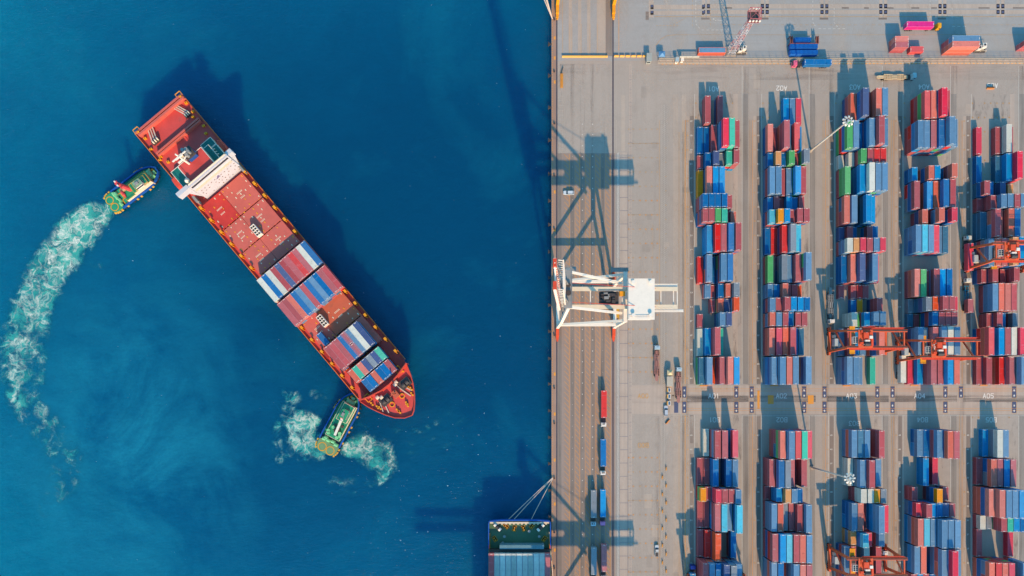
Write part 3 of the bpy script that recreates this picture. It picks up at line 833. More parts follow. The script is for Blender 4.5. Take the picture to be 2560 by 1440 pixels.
M_hull = P('ship_hull_paint', (165,48,40), dirt=0.2, scale=0.1)
M_deck = P('ship_deck_red', (216,84,80), dirt=0.42, scale=0.16, var=0.12)
M_hatch = P('hatch_cover_pink', (212,108,98), dirt=0.3, scale=0.12, var=0.08)
M_hatch2 = P('hatch_cover_red', (206,62,56), dirt=0.35, scale=0.25, var=0.12)
M_hatch3 = P('hatch_cover_orange', (204,104,76), dirt=0.35, scale=0.12, var=0.08)
M_teal = P('teal_deck', (20,120,118), dirt=0.2)
M_lrail = P('orange_rail', (226,120,50), dirt=0.2)
M_rope = P('rope', (222,205,190), dirt=0.2)
M_funnel = P('funnel_blue', (30,90,170), dirt=0.15)
M_boat = P('lifeboat_orange', (215,80,62), dirt=0.2)

def big_ship():
    F = Frame((396,282), (634,753), 490); Z = WZ
    root = thing('container_ship', 'large red container ship turning in open water with tugs at both ends', 'ship', (*F.root, Z), F.rz)
    L = F.loc
    right = [(0,74),(15,76),(840,75),(870,72)]; left = [(870,-79),(840,-79.5),(15,-77),(0,-75)]
    bow = [(900,62),(926,50),(950,35),(966,20),(974,-2),(966,-26),(950,-44),(926,-59),(900,-71)]
    deck = right+bow+left
    def inset(p, f, du):
        return [((u if u < 860 else 860+(u-860)*du), (-2+(v+2)*(f if u > 860 else (0.97 if u > 20 else .9)))) for u, v in p]
    mb = MB(); mb.prism(F.poly(inset(deck, .5, .86), Z+0.01), -1.5, 8-Z, 0, 1, F.poly(deck, 8)); hull = mb.build('hull', [M_hull, M_deck], root)
    fc = [(877,70.5),(906,61),(926,52),(950,37),(966,24),(981,9),(987,-2),(980,-21),(964,-39),(942,-53),(921,-63.5),(900,-72.5),(877,-79)]
    mb = MB(); mb.prism(F.poly(inset(fc, .93, .95), 8), 7.6-Z, 11.5-Z, 0, 1, F.poly(fc, 11.5)); fcs = mb.build('forecastle', [M_hull, M_deck], root)
    mb = MB(); wall(mb, [L(u, v, 12.3) for u, v in fc], 11.5-Z, 12.7-Z, .35); mb.build('bulwark', M_boat, fcs)
    mb = MB(); wall(mb, [L(u, v, 14) for u, v in ((873,-80),(882,-55),(890,-20),(891,5),(887,35),(878,71))], 8-Z, 14.2-Z, .5); mb.build('breakwater', M_boat, root)
    for v in (-78.3, 74.8):
        mb = MB(); a = L(2, v, 9); b_ = L(868, v, 9); wall(mb, [a, b_], 8-Z, 9.1-Z, .28); mb.build('side_rail', M_lrail, root)
    # stern
    mb = MB(); F.box(mb, -1, 4, -76, 75, 8, 10.2); F.box(mb, 7, 12, -75, 74, 8, 10.4); F.box(mb, 4, 7, -70, 70, 8, 8.9)
    for v in range(-70, 72, 10): F.box(mb, 4, 8, v, v+1.5, 8, 10)
    mb.build('stern_frame', M_hatch, root)
    mb = MB(); F.box(mb, 72, 76, -70, 68, 8, 10.2); F.box(mb, 79, 82, -70, 68, 8, 10.0); F.box(mb, 76, 79, -70, 68, 8, 9.2)
    mb.build('hatch_coaming', M_hatch, root)
    for px, py in ((440,271),(323+63,345)):
        pass
    for (v0, v1) in ((-62,-42),(44,60)):                      # mooring winches with white drums and their ropes
        mb = MB()
        w = mb; F.box(w, 44, 52, v0, v1, 8, 9.6, 0)
        for i in range(3):
            c = L(48, v0+(v1-v0)*(i+.5)/3, 9.6); d = L(48, v0+(v1-v0)*(i+.95)/3, 9.6); mb.cyl(c, d, .8, 10, 1)
        wn = mb.build('mooring_winch', [M_machine, M_cream], root)
        mb = MB()
        for i in range(3):
            p = L(44, v0+(v1-v0)*(i+.6)/3, 9.2); q = L(12, v0+(v1-v0)*(i+.6)/3 + (12 if v0 < 0 else -12), 8.8); mb.bar(p, q, .5, .15)
        mb.build('rope', M_rope, wn)
    rr = random.Random(4)
    for (u, v) in [(16,-60),(16,-44),(15,-30),(15,-16),(15,4),(16,20),(15,36),(17,52),(30,-66),(60,-72),(95,-72),(56,68),(28,69),(66,60),(100,66),(90,-66),(112,-60),(118,58)]:
        mb = MB()
        for d in (-1.6, 1.6): c = L(u+d*.2, v+d, 8); mb.cyl((c[0],c[1],8-Z),(c[0],c[1],9.1-Z), .42, 10)
        mb.build('bollard', M_yellow, root)
    for u, v in ((-2,-70),(-2,68)):
        mb = MB(); c = L(u, v, 10)
        for dx in (-1.3, 1.3):
            mb.bar((c[0]+dx*.8, c[1]-1.3, c[2]), (c[0]+dx*.8, c[1]+1.3, c[2]), .25)
            mb.bar((c[0]-1.0, c[1]+dx, c[2]), (c[0]+1.0, c[1]+dx, c[2]), .25)
        F.box(mb, u+3, u+7, v-3, v+3, 9, 10.6); mb.build('stern_light_frame', M_yellow, root)
    # superstructure
    mb = MB(); F.box(mb, 134, 186.3, -50, 26, 8, 23, 0, 1); F.box(mb, 134, 186.3, -72, -50.4, 8, 18, 0, 2); F.box(mb, 141, 186.3, 26.4, 44, 8, 19, 0, 2)
    F.box(mb, 152, 187, 44.4, 60, 8, 16.5, 0, 2); F.box(mb, 130, 152, 27, 60, 8, 12.5, 0, 2); acc = mb.build('accommodation', [M_cream, M_deck, M_teal], root)
    for (u0,u1,v0,v1,z) in ((134,186,-50,26,24),(134,186,-72,-51,19),(141,186,27,44,20),(153,187,45,60,17.5),(130,151,28,60,13.5)):
        mb = MB(); p = [L(u0,v0,z),L(u1,v0,z),L(u1,v1,z),L(u0,v1,z)]
        for a, b_ in zip(p, p[1:]+p[:1]): mb.bar(a, b_, .16)
        for a in p: mb.bar((a[0],a[1],a[2]-1), a, .14)
        mb.build('guard_rail', M_white, acc)
    for (u, v0, v1, z0, z1) in ((158,46,60,12,17),(166,46,60,12,17),(174,46,58,12,17)):
        mb = MB(); mb.bar(L(u, v0, z1), L(u, v1+8, z0-2), 1.2, .25); mb.build('stairs', M_white, acc)
    mb = MB(); F.box(mb, 186.5, 193, -62, 63, 8, 25, 0)
    for v0, v1 in ((-98,-62.4),(63.4,79)):
        F.box(mb, 182, 193, v0, v1, 20.4, 24, 0)
        a = v1 if v0 < 0 else v0; sg = -1 if v0 < 0 else 1
        p = [F.loc(190, a, 24), F.loc(190, a+sg*12, 24)]
        mb.add([(q[0]+dx, q[1], z) for dx in (0,.6) for q, z in ((p[0],12-Z),(p[0],20.5-Z),(p[1],20.5-Z))], [(0,1,2),(5,4,3),(0,3,4,1),(1,4,5,2),(2,5,3,0)])
    br = mb.build('bridge', P('bridge_cream', (206,212,226), dirt=.12, var=.04), root)
    fx = F.loc(193, 0, 25)[0]; y0 = F.loc(193, -62, 25)[1]; y1 = F.loc(193, 63, 25)[1]
    mb = MB(); mb.box(fx, fx+.06, y0+.6, y1-.6, 22.9-Z, 24.1-Z); mb.build('bridge_window', M_glass, br)
    mb = MB(); mb.box(fx+.0, fx+.9, y0+.5, y1-.5, 20.6-Z, 20.8-Z); mb.box(fx-1.2, fx-.9, y0+.5, y1-.5, 25-Z, 25.5-Z); mb.build('ledge', M_cream, br)
    for row, zz in enumerate((10.6, 12.7, 14.8, 16.9, 19.0)):
        for k in range(11):
            if rr.random() < .25: continue
            y = y0+1.4+(y1-y0-2.8)*k/10+(row % 2)*.5
            mb = MB(); mb.box(fx, fx+.05, y-.24, y+.24, zz-Z, zz+.42-Z); mb.build('porthole', P('porthole_brown', (120,84,66), dirt=0), br)
    c = (fx, (y0+y1)/2+.6, 17.2-Z); mb = MB(); pm = P('emblem_purple', (120,110,160), dirt=0.1)
    for i in range(5): mb.bar((c[0]+.04, c[1]-1.3+i*.3, c[2]-.9+i*.35), (c[0]+.04, c[1]+1.1-i*.12, c[2]-.5+i*.4), .05, .22)
    mb.build('wall_emblem', pm, br)
    mb = MB(); F.box(mb, 112, 134, -20, 4, 8, 27, 0); F.box(mb, 110.5, 135.5, -21.5, 5.5, 27, 28.2, 1)
    for q in range(5):
        c = L(116+q*4, -12+(q % 2)*8, 28); mb.cyl((c[0],c[1],28.2-Z),(c[0],c[1],30.2-Z), .7, 10, 2)
    F.box(mb, 113, 120, -32, -22, 8, 24, 3); mb.build('funnel', [M_funnel, M_machine, M_grysteel, M_cream], root)
    mb = MB(); b0 = L(150, -22, 22); t = (b0[0], b0[1], 34-Z)
    mb.cyl(b0, t, .55, 10, 0, .3); mb.bar((t[0]-.2, t[1]-3.4, 31-Z), (t[0]-.2, t[1]+3.4, 31-Z), .45); mb.bar((t[0], t[1]-2.4, 28-Z), (t[0], t[1]+2.4, 28-Z), .6)
    mb.bar((t[0]+1, t[1]-1.6, 32.5-Z), (t[0]+1, t[1]+1.8, 32.5-Z), .5, .3); mb.build('radar_mast', M_white, root)
    c = L(176, -54, 24); mb = MB(); 
    mb.cyl((c[0],c[1],22-Z),(c[0],c[1],23-Z), .5, 10)
    for i in range(5):
        a0, a1 = math.pi*(i/5-.5), math.pi*((i+1)/5-.5)
        mb.cyl((c[0],c[1],24-Z+1.1*math.sin(a0)), (c[0],c[1],24-Z+1.1*math.sin(a1)), max(.02,1.1*math.cos(a0)), 14, 0, max(.02,1.1*math.cos(a1)))
    mb.build('satellite_dome', M_white, root, True)
    for (u, v) in ((168, 68), (166, -77)):
        mb = MB(); c = L(u, v, 12); pts = []
        for i in range(9):
            t = i/8*2-1; hw = 1.45*math.sqrt(max(0, 1-abs(t)**3))+.05; pts.append((c[0]+t*4.2, c[1], hw))
        for p, q in zip(pts[:-1], pts[1:]): mb.cyl((p[0], p[1], c[2]-1), (q[0], q[1], c[2]-1), p[2], 12, 0, q[2])
        mb.box(c[0]-2.6, c[0]+1.8, c[1]-.9, c[1]+.9, c[2]-.3, c[2]+.75)
        mb.build('lifeboat', M_boat, root, False)
    mb = MB(); F.box(mb, 196, 246, 66, 71, 8, 13); F.box(mb, 214, 232, -72, -66, 8, 12); mb.build('gangway', M_grysteel, root)
    # hatch covers
    rows = [(249,327),(330.5,401),(404.5,474),(477,551),(555,629),(634,712),(715,792)]
    for i, (u0, u1) in enumerate(rows):
        for s in (0, 1):
            mb = MB(); v0, v1 = (-66, -9.3) if s == 0 else (-8.5, 63)
            if i == 5: v0, v1 = (-66, -19.5) if s == 0 else (-18.6, 63)
            F.box(mb, u0, u1, v0, v1, 8, 10.2, 0)
            if i in (0, 1, 2, 5):
                n = 5 if s else 4; rr2 = random.Random(i*7+s)
                for q in range(5):                                     # lashing sockets and stencilled marks, weathered
                    for w_ in range(n):
                        if rr2.random() < .55:
                            c = L(u0+6+(u1-u0-12)*q/4, v0+5+(v1-v0-10)*w_/(n-1), 10.2); a = .42 if rr2.random() < .5 else .28
                            mb.box(c[0]-a, c[0]+a, c[1]-.2, c[1]+.2, c[2]-.02, c[2]+.12, 1 if rr2.random() < .6 else 2)
                for q in range(5):
                    c = L((u0+u1)/2-6, (v0+v1)/2-7+q*3.4, 10.2); mb.box(c[0]-.36, c[0]+.36, c[1]-.15, c[1]+.15, c[2], c[2]+.02, 1)
                for q in range(4):
                    c = L((u0+u1)/2+8, (v0+v1)/2-6+q*3.4, 10.2); mb.box(c[0]-.34, c[0]+.34, c[1]-.14, c[1]+.14, c[2], c[2]+.02, 1)
            mt = M_hatch2 if (i == 0 and s == 0) else (M_hatch3 if i == 5 and s else M_hatch)
            mb.build('hatch_cover', [mt, M_cream, M_yellow], root)
    for i, (u0, u1) in enumerate(rows):
        mb = MB(); F.box(mb, u1+.7, u1+2.2, -64, 62, 8, 8.5, 0)
        for q in range(16):
            v = -64+q*8.2; F.box(mb, u1+.4, u1+2.6, v, v+rr.uniform(2,5), 8, 9.6+rr.uniform(0,.7), rr.choice((0,0,1,2)))
        mb.build('lashing_gear', [M_hatch, M_yellow, M_machine], root)
    for i in range(16):
        u = 248+39.2*i
        for v in (-72.5, 69.5):
            if u > 845: continue
            mb = MB(); F.box(mb, u-3.5, u+3.5, v-3, v+3, 11.2, 11.8)
            for du in (-3, 1.8): F.box(mb, u+du, u+du+1.2, v-2.6, v+2.6, 8, 11.2)
            F.box(mb, u+4, u+8, v-1.2, v+.2, 8, 10.6); mb.build('lashing_post', M_yellow, root)
    # fore hatch deck and bits
    mb = MB(); F.box(mb, 796, 874, -58, 48, 8, 9.6); F.box(mb, 724, 742, -79+6, -66.5, 8, 9.2); mb.build('fore_hatch', M_hull, root)
    for (u0, v0) in ((365,-11),(645,-29)):
        mb = MB()
        for i in range(5): F.box(mb, u0+i*7.4, u0+i*7.4+1.3, v0, v0+14, 10.2, 12.8, 0)
        for j in range(3): F.box(mb, u0, u0+30.9, v0+j*6.4, v0+j*6.4+1.2, 10.25, 12.75, 0)
        F.box(mb, u0+1, u0+30, v0+1, v0+13, 10.2, 10.9, 1); mb.build('lashing_bin_rack', [M_white, M_machine], root)
    for (x, y) in ((979,992),(1004,990)):
        pass
    for x, y in ((964,1000),(1012,958)):                                  # windlasses
        mb = MB(); c = F.pix(x, y, 12.5)
        mb.box(c[0]-2, c[0]+2, c[1]-2.6, c[1]+2.6, 11.5-Z, 12.6-Z)
        for k in (-1.7, .2): mb.cyl((c[0]+.3, c[1]+k, 12.8-Z), (c[0]+.3, c[1]+k+1.4, 12.8-Z), 1.0, 12)
        mb.build('windlass', M_machine, root)
    for pts in (((944,993),(950,1006),(958,1030)),((954,993),(962,1010),(972,1032)),((990,955),(1008,965),(1030,977)),((988,961),(1004,974),(1027,990))):
        mb = MB(); q = [F.pix(x, y, 12.0) for x, y in pts]
        for a, b_ in zip(q[:-1], q[1:]): mb.bar(a, b_, .42, .3)
        mb.cyl((q[0][0], q[0][1]-.7, q[0][2]+.5), (q[0][0], q[0][1]+.7, q[0][2]+.5), .9, 12)
        mb.build('mooring_rope', M_rope, root)
    for x, y in ((944,1018),(950,1020),(1018,958),(1018,964),(1017,1008),(1018,1013),(994,1026),(999,1030),(1028,972),(1030,985),(1006,926),(930,1010)):
        mb = MB(); c = F.pix(x, y, 12.2)
        for d in (-.55, .55): mb.cyl((c[0]+d, c[1], 11.5-Z), (c[0]+d, c[1], 12.6-Z), .42, 10)
        mb.build('bollard', M_yellow, root)
    for x, y in ((980,1011),(1005,990)):
        mb = MB(); c = F.pix(x, y, 12); mb.ring((c[0], c[1], 11.5-Z), 1.0, .35, .5); mb.build('anchor_pipe_rim', M_yellow, root)
    mb = MB(); c = F.pix(990, 985, 12); mb.box(c[0]-1.6,c[0]+1.6,c[1]-1.2,c[1]+1.2,11.5-Z,14-Z); mb.cyl((c[0],c[1],14-Z),(c[0],c[1],22-Z),.35,10)
    mb.bar((c[0],c[1]-1.6,19-Z),(c[0],c[1]+1.6,19-Z),.25); mb.build('foremast', M_hatch3, root)
    for x, y in ((920,995),(996,925)):
        mb = MB(); c = F.pix(x, y, 12)
        for s in (-1,1): mb.bar((c[0]-1.6,c[1]+s*1.1,c[2]),(c[0]+1.6,c[1]+s*1.1,c[2]),.3); mb.bar((c[0]+s*1.6,c[1]-1.1,c[2]),(c[0]+s*1.6,c[1]+1.1,c[2]),.3)
        mb.build('hatch_frame', M_yellow, root)
    # cargo, each box its own thing
    def box_on(u, v, col, L40, top, label, grp='containers aboard the red ship'):
        Lm = 12.19 if L40 else 6.06
        c = F.world(u, v, top); container(Lm, 2.57, col, (c[0], c[1], top-2.6), F.rz+math.pi/2, label, grp)
        z = top-5.2
        while z > 9.9: stuff_container(Lm, 2.57, rr.choice(LOW), c[0], c[1], z, F.rz+math.pi/2); z -= 2.6
    top = 15.4
    for b_, (u0, seq, nm) in enumerate(((478,'WBWMNMMRMWB','aftmost full row'),(557,'MMKBSMBSBMM','second full row'))):
        for i, ch in enumerate(seq):
            box_on(u0+36, -75.5+14.15*i, ch, True, top, f"{PAL[ch][1]} long container, {ORD[i]} from left in red ship's {nm}")
    for i, (v, ch) in enumerate(((-56.5,'M'),(-42.5,'M'),(-28.5,'M'),(-14.2,'B'),(8.2,'S'),(22.4,'W'),(36.6,'N'))):
        box_on(752.5, v, ch, True, top, f"{PAL[ch][1]} long container, {ORD[i]} long one from left in red ship's third row")
    for u, nm in ((735,'aft'),(772,'forward')): box_on(u-1, -2.2-.8, 'M', False, top, f"maroon short container, {nm} one of the pair inside the red ship's third row")
    box_on(697, -50, 'B', False, 12.8, "lone blue short container on the red ship's bare hatch cover")
    for i, (v, ch) in enumerate(((-49.5,'K'),(-35.5,'T'),(-21.3,'K'),(-7,'N'),(8,'E'),(22.3,'N'),(36.6,'T'))):
        box_on(818, v, ch, False, top, f"{PAL[ch][1]} short container, {ORD[i]} from left in the red ship's fourth row")
    for i, (v, ch) in enumerate(((-38,'B'),(-24,'B'),(-8.5,'K'),(6.5,'B'),(20.7,'B'),(35,'M'))):
        box_on(857, v, ch, False, top, f"{PAL[ch][1]} short container, {ORD[i]} from left in the row by red ship's bow")
big_ship()

M_bsh = P('blue_hull_paint', (20,90,190), dirt=0.15)
M_gdk = P('green_deck_paint', (84,120,92), dirt=0.5, scale=0.2)
M_tug = P('tug_green', (44,164,124), dirt=0.2, scale=0.5)
M_tug2 = P('tug_green_worn', (116,158,116), dirt=0.5, scale=0.4, dirtcol=(0.25,0.12,0.09))
M_mint = P('mint_machinery', (130,215,160), dirt=0.2)
M_mast = P('mast_red', (225,84,92), dirt=0.15)

def moored_ship():
    F = Frame((1299,1300), (0,1), 200); Z = WZ; L = F.loc
    root = thing('container_ship', 'moored ship showing its blue stern and green mooring deck at the quay', 'ship', (*F.root, Z), F.rz)
    out = [(3,-76),(0,-50),(-.5,0),(0,50),(3,76),(10,78),(900,78),(900,-78),(10,-78)]
    wl = [(14,-60),(12,0),(14,60),(20,74),(900,74),(900,-74),(20,-74)]
    mb = MB(); mb.prism(F.poly([(u+8, v*.96) for u, v in out], 0), -1.5, 5-Z, 0, 1, F.poly(out, 5)); mb.build('hull', [M_bsh, M_gdk], root)
    mb = MB(); pts = [L(u, v, 7.5) for u, v in [(72,-77.4),(10,-77.4),(4,-75.6),(1.5,-50),(1,0),(1.5,50),(4,75.6),(10,77.4),(72,77.4)]]
    wall(mb, pts, 5-Z, 7.6-Z, .4); mb.build('bulwark', M_bsh, root)
    mb = MB(); F.box(mb, 5, 9, -74, 74, 5, 6.3)
    for i in range(14): F.box(mb, 9.2, 11.5, -66+i*10, -62+i*10, 5, 5.9)
    mb.build('fairlead_rail', M_cream, root)
    for (u, v, r) in ((16,-33,35),(21,-13,-12),(21,10,20),(15,31,-40),(47,-62,35),(47,62,-35)):
        mb = MB(); c = L(u, v, 5); M = Matrix.Translation((c[0], c[1], 0)) @ Matrix.Rotation(R(r), 4, 'Z')
        for q in (((-1.2,-.8),(1.2,-.8)),((1.2,-.8),(1.2,.8)),((1.2,.8),(-1.2,.8)),((-1.2,.8),(-1.2,-.8))):
            mb.bar(M @ Vector((*q[0], 5.1-Z)), M @ Vector((*q[1], 5.1-Z)), .2, .2)
        mb.box(-1.0, 1.0, -.55, .55, 5.0-Z, 5.25-Z, 1, M)
        for d in (-.5, .5): a = M @ Vector((d, 0, 5.2-Z)); mb.cyl(a, (a[0], a[1], 6.2-Z), .3, 10)
        mb.build('bollard', [M_yellow, M_black], root)
    for (u, v, r) in ((18,-55,-45),(18,53,45)):
        mb = MB(); c = L(u, v, 6); M = Matrix.Translation((c[0], c[1], 6.3-Z)) @ Matrix.Rotation(R(r), 4, 'Z')
        for i in range(3): mb.cyl(M @ Vector((0,-2+i*1.4,0)), M @ Vector((0,-1+i*1.4,0)), .8, 12, i % 2)
        mb.box(-.9, .9, -2.3, 2.3, -1.3, -.6, 1, M); mb.build('mooring_winch', [M_white, M_machine], root)
    for (u, v) in ((28,24),(41,-38),(41,49),(57,-42),(60,-14),(60,58)):
        mb = MB(); c = L(u, v, 6); mb.cyl((c[0],c[1],5-Z),(c[0],c[1],6-Z),.3,10); mb.cyl((c[0],c[1],6-Z),(c[0],c[1],6.4-Z),.62,12); mb.build('vent_cap', M_grysteel, root)
    for s in (-1, 1):
        mb = MB()
        for i in range(9):
            c = L(34+i*4.2, s*75, 5); mb.box(c[0]-.25, c[0]+.25, c[1]-.3, c[1]+.3, 5-Z, 6.2-Z)
        mb.build('rail_bracket', M_yellow, root)
    mb = MB(); F.box(mb, 63, 73, -50, 61, 5, 9.5); mb.build('lashing_bridge', P('slate_paint', (96,140,160), dirt=0.25), root)
    mb = MB(); F.box(mb, 75, 83, -76, 76, 5, 8.4); F.box(mb, 84, 900, -77, 77, 5, 5.6); mb.build('cargo_deck', M_machine, root)
    mb = MB()
    for s in (-1, 1): F.box(mb, 63, 72, s*75, s*77, 7.7, 8.1)
    mb.build('marker_light', M_redw, root)
    for i in range(11):
        ch = 'M' if i in (0, 10) else ('C' if i == 1 else 'E' if i in (3,) else 'W'); v = -70.5+14.05*i
        c = F.world(119, v, 10.8); o = container(12.19, 2.57, 'M' if ch == 'M' else 'E', (c[0], c[1], 8.2), F.rz+math.pi/2,
            (f"maroon long container on {'left' if i == 0 else 'right'} edge of the moored ship's row" if ch == 'M' else f"pale grey long container, {ORD[i]} from left aboard the moored ship"), 'containers aboard the moored ship')
        if ch != 'M':
            m_ = [P('reefer_'+k, rgb, rough=.5, dirt=.3, scale=.5) for k, rgb in (('a',(196,206,206)),('b',(180,192,192)),('c',(206,220,222)))][i % 3]
            o.material_slots[0].material = m_
        stuff_container(12.19, 2.57, 'M', c[0], c[1], 5.62, F.rz+math.pi/2)
        for b_ in range(4):  # unseen cargo ahead of the stern row, stacked tall to shade the deck
            for t in range(7 if b_ else 6):
                a = W(*F.px(203+b_*76, v), 0); stuff_container(12.19, 2.57, rc.choice(LOW), a[0], a[1], 5.62+2.6*t, F.rz+math.pi/2)
    mb = MB(); a = W(*F.px(500, -70), 0); x0 = W(1229,0)[0]; x1 = W(1369,0)[0]
    o = Vector(F.root)
    p0 = F.loc(330, -70, 0); p1 = F.loc(380, 70, 0)
    mb.box(p0[0]+30, p1[0]+33, p0[1], p1[1], 5-Z, 34-Z); mb.cyl((p0[0]+34, 0, 34-Z), (p0[0]+34, 0, 40-Z), .8, 10); mb.box(p0[0]+40, p0[0]+46, -3, 3, 34-Z, 40-Z)
    mb.build('superstructure', M_white, root)
    # mooring lines to the quay
    for i, (x, y, nm) in enumerate(((1267,1303,'leftmost'),(1281,1303,'middle'),(1326,1303,'right hand'))):
        mb = MB(); a = Vector((*W(1382,1194+i*1.2,.6), .6)); b_ = Vector((*W(x,y,6), 6)); n = 10; pr = a
        for k in range(1, n+1):
            f = k/n; q = a.lerp(b_, f); q.z -= 1.0*4*f*(1-f); mb.bar(pr, q, .26, .26); pr = q
        tag(mb.build('mooring_line', M_rope), f'{nm} of three pale ropes from the quay to the moored ship', 'rope', 'stern ropes of the moored ship')
    mb = MB(); a = Vector((*W(1373,1330,7), 7)); b_ = Vector((*W(1383,1452,.8), .8)); mb.bar(a, b_, .25)
    tag(mb.build('mooring_line', M_rope), 'pale rope hanging along the moored ship beside the quay wall', 'rope')
    for x, nm in ((1352,'left'),(1361,'middle'),(1366,'right')):
        mb = MB(); mb.bar((*W(1381,48,.6), .6), (*W(x-12,-50,8), 8), .3)
        tag(mb.build('mooring_line', M_rope), f'{nm} of three ropes leaving the top edge of the photo beside the quay', 'rope', 'ropes at the north end of the quay')
moored_ship()

def tug(p0, a, sc, kind, label):
    F = Frame(p0, a, 80); Z = WZ; L = lambda u, v, h: F.loc(u*sc, v*sc, Z+h)
    root = thing('tugboat', label, 'tug', (*F.root, Z), F.rz)
    def B(mb, u0, u1, v0, v1, h0, h1, mi=0, top=None): F.box(mb, u0*sc, u1*sc, v0*sc, v1*sc, Z+h0, Z+h1, mi, top)
    side = [(0,14),(2,20),(6,24),(14,26),(110,27),(125,25),(138,20),(148,13),(155,6)]
    out = [(157,0)]+[(u, -v) for u, v in side[::-1]]+side
    out = out[::-1]
    gm = M_tug if kind == 'red' else M_tug2
    mb = MB(); mb.prism(F.poly([(u*sc*.97+2, v*sc*.88) for u, v in out], Z), -1, 2.0, 0, 1, F.poly([(u*sc, v*sc) for u, v in out], Z+2)); mb.build('hull', [M_bsh, M_tug], root)
    mb = MB(); ring = [(u, v) for u, v in out if u > 26]
    pts = [L(27,25.6,2.6)]+[L(u, v*.955, 2.6) for u, v in side if u > 20]+[L(154,0,2.6)]+[L(u, -v*.955, 2.6) for u, v in side[::-1] if u > 20]+[L(27,-25.6,2.6)]
    wall(mb, pts, 2.0, 3.3, .55); mb.build('bulwark', M_bsh, root)
    mb = MB(); q = [(0,13),(2,19),(6,23),(14,25),(27,25.4),(27,-25.4),(14,-25),(6,-23),(2,-19),(0,-13)]
    mb.prism(F.poly([(u*sc, v*sc) for u, v in q], Z+2.4), 2.003, 2.5, 0); mb.build('aft_deck', gm, root)
    for v in (10.6, -10.2):
        mb = MB(); c = L(11, v, 2.5); mb.ring((c[0], c[1], 2.5), 1.72*sc, .3, .05, 36); mb.build('deck_ring', M_yellow, root)
    mb = MB(); B(mb, 28, 38, -24, 24, 2.003, 2.2, 0); mb.build('dark_deck_strip', P('navy_deck', (28,52,92), dirt=.2), root)
    for (u, v) in ((31,4),(33,-7),(30,15),(34,12),(30,-16)):
        mb = MB(); c = L(u, v, 2.6); mb.cyl((c[0],c[1]-.8,3),(c[0],c[1]+.8,3),.75,12); mb.box(c[0]-.5,c[0]+.5,c[1]-1.1,c[1]+1.1,2.2,2.7); mb.build('capstan', M_mint, root)
    if kind == 'red':
        mb = MB(); B(mb, 38, 62, -22, 20, 2.003, 2.7, 0)
        mb.build('raised_deck', M_tug, root)
        mb = MB()
        for (u0,v0,u1,v1) in ((38,-22,38,-8),(38,-8,44,-8),(44,-8,44,10),(44,10,38,10),(38,10,38,20),(38,-22,62,-22)): mb.bar(L(u0,v0,2.75), L(u1,v1,2.75), .3, .14)
        mb.build('deck_edge_line', M_yellow, root)
    # deckhouse tiers with yellow rails
    tiers = [((46,126,-17,17),2.0,4.9),((72,124,-13,13),4.9,7.2),((80,116,-10,11),7.2,8.3)] if kind == 'red' else [((40,128,-18,18),2.0,4.6),((84,126,-13,13),4.6,7.0)]
    h = MB()
    for (u0,u1,v0,v1), z0, z1 in tiers: B(h, u0, u1, v0, v1, z0+.003, z1, 0, 1)
    house = h.build('deckhouse', [M_cream, M_tug], root)
    for (u0,u1,v0,v1), z0, z1 in tiers:
        mb = MB(); p = [L(u0,v0,z1+.9),L(u1,v0,z1+.9),L(u1,v1,z1+.9),L(u0,v1,z1+.9)]
        for a_, b_ in zip(p, p[1:]+p[:1]):
            mb.bar(a_, b_, .13)
            for k in range(6): q_ = Vector(a_).lerp(Vector(b_), k/6); mb.bar((q_[0],q_[1],z1), q_, .06)
        mb.build('guard_rail', P('rail_yellow', (205,175,50), dirt=.1) if kind == 'red' else M_cream, house)
    z0 = tiers[-1][2]
    wu0, wu1 = (84,106) if kind == 'red' else (92,114)
    mb = MB(); mb.prism([L(u, v, z0+1.4)[:2] for u, v in ((wu0,-9),(wu1-3,-9),(wu1,-5),(wu1,5),(wu1-3,9),(wu0,9))], z0, z0+2.4, 0, 1); wh_ = mb.build('wheelhouse', [M_white, P('roof_sage', (130,175,150), dirt=.2) if kind == 'red' else M_tug], house)
    mb = MB()
    for (a_, b_) in (((wu0,-9.2),(wu1-3,-9.2)),((wu0,9.2),(wu1-3,9.2)),((wu1+.2,-5),(wu1+.2,5)),((wu0-.2,-8),(wu0-.2,8))):
        mb.bar(L(*a_, z0+1.4), L(*b_, z0+1.4), .12, .9)
    mb.build('window', M_glass, wh_)
    mb = MB(); c = L(wu0+8, 3, z0+2.4); mb.box(c[0]-.8,c[0]+.8,c[1]-.6,c[1]+.6,c[2],c[2]+.5); mb.bar((c[0]-2,c[1]-1,c[2]+.1),(c[0]+2,c[1]+.5,c[2]+.1),.3,.2); mb.build('roof_equipment', M_grysteel, wh_)
    if kind == 'red':
        mb = MB(); c = L(70, 2, 5); mb.cyl((c[0],c[1],4.9),(c[0]-.6,c[1],14.5),1.15,10,0,.75)
        mb.bar((c[0]-.6,c[1]-2.2,12.5),(c[0]-.6,c[1]+2.2,12.5),.4); mb.bar((c[0]-.6,c[1]-1.3,14.2),(c[0]-.6,c[1]+1.3,14.2),.35)
        for d in (-1.2, .9): mb.cyl((c[0]-.6,c[1]+d,14.4),(c[0]-.6,c[1]+d,15.0),.35,8,1)
        mb.build('mast', [M_mast, M_white], root)
        mb = MB(); c = L(62, 10, 5.2); mb.cyl((c[0]-1.4,c[1],5.6),(c[0]+1.0,c[1],5.6),.9,12); mb.build('exhaust_tank', P('brown_tank', (170,140,110), dirt=.2), root)
        mb = MB(); c = L(52, -4, 3.4)
        for p_, q_, r0, r1 in ((-2,-.7,.15,.7),(-.7,.9,.7,.7),(.9,2.2,.7,.15)): mb.cyl((c[0],c[1]+p_,5.4),(c[0],c[1]+q_,5.4),r0,10,0,r1)
        mb.build('rescue_boat', M_mast, root)
    else:
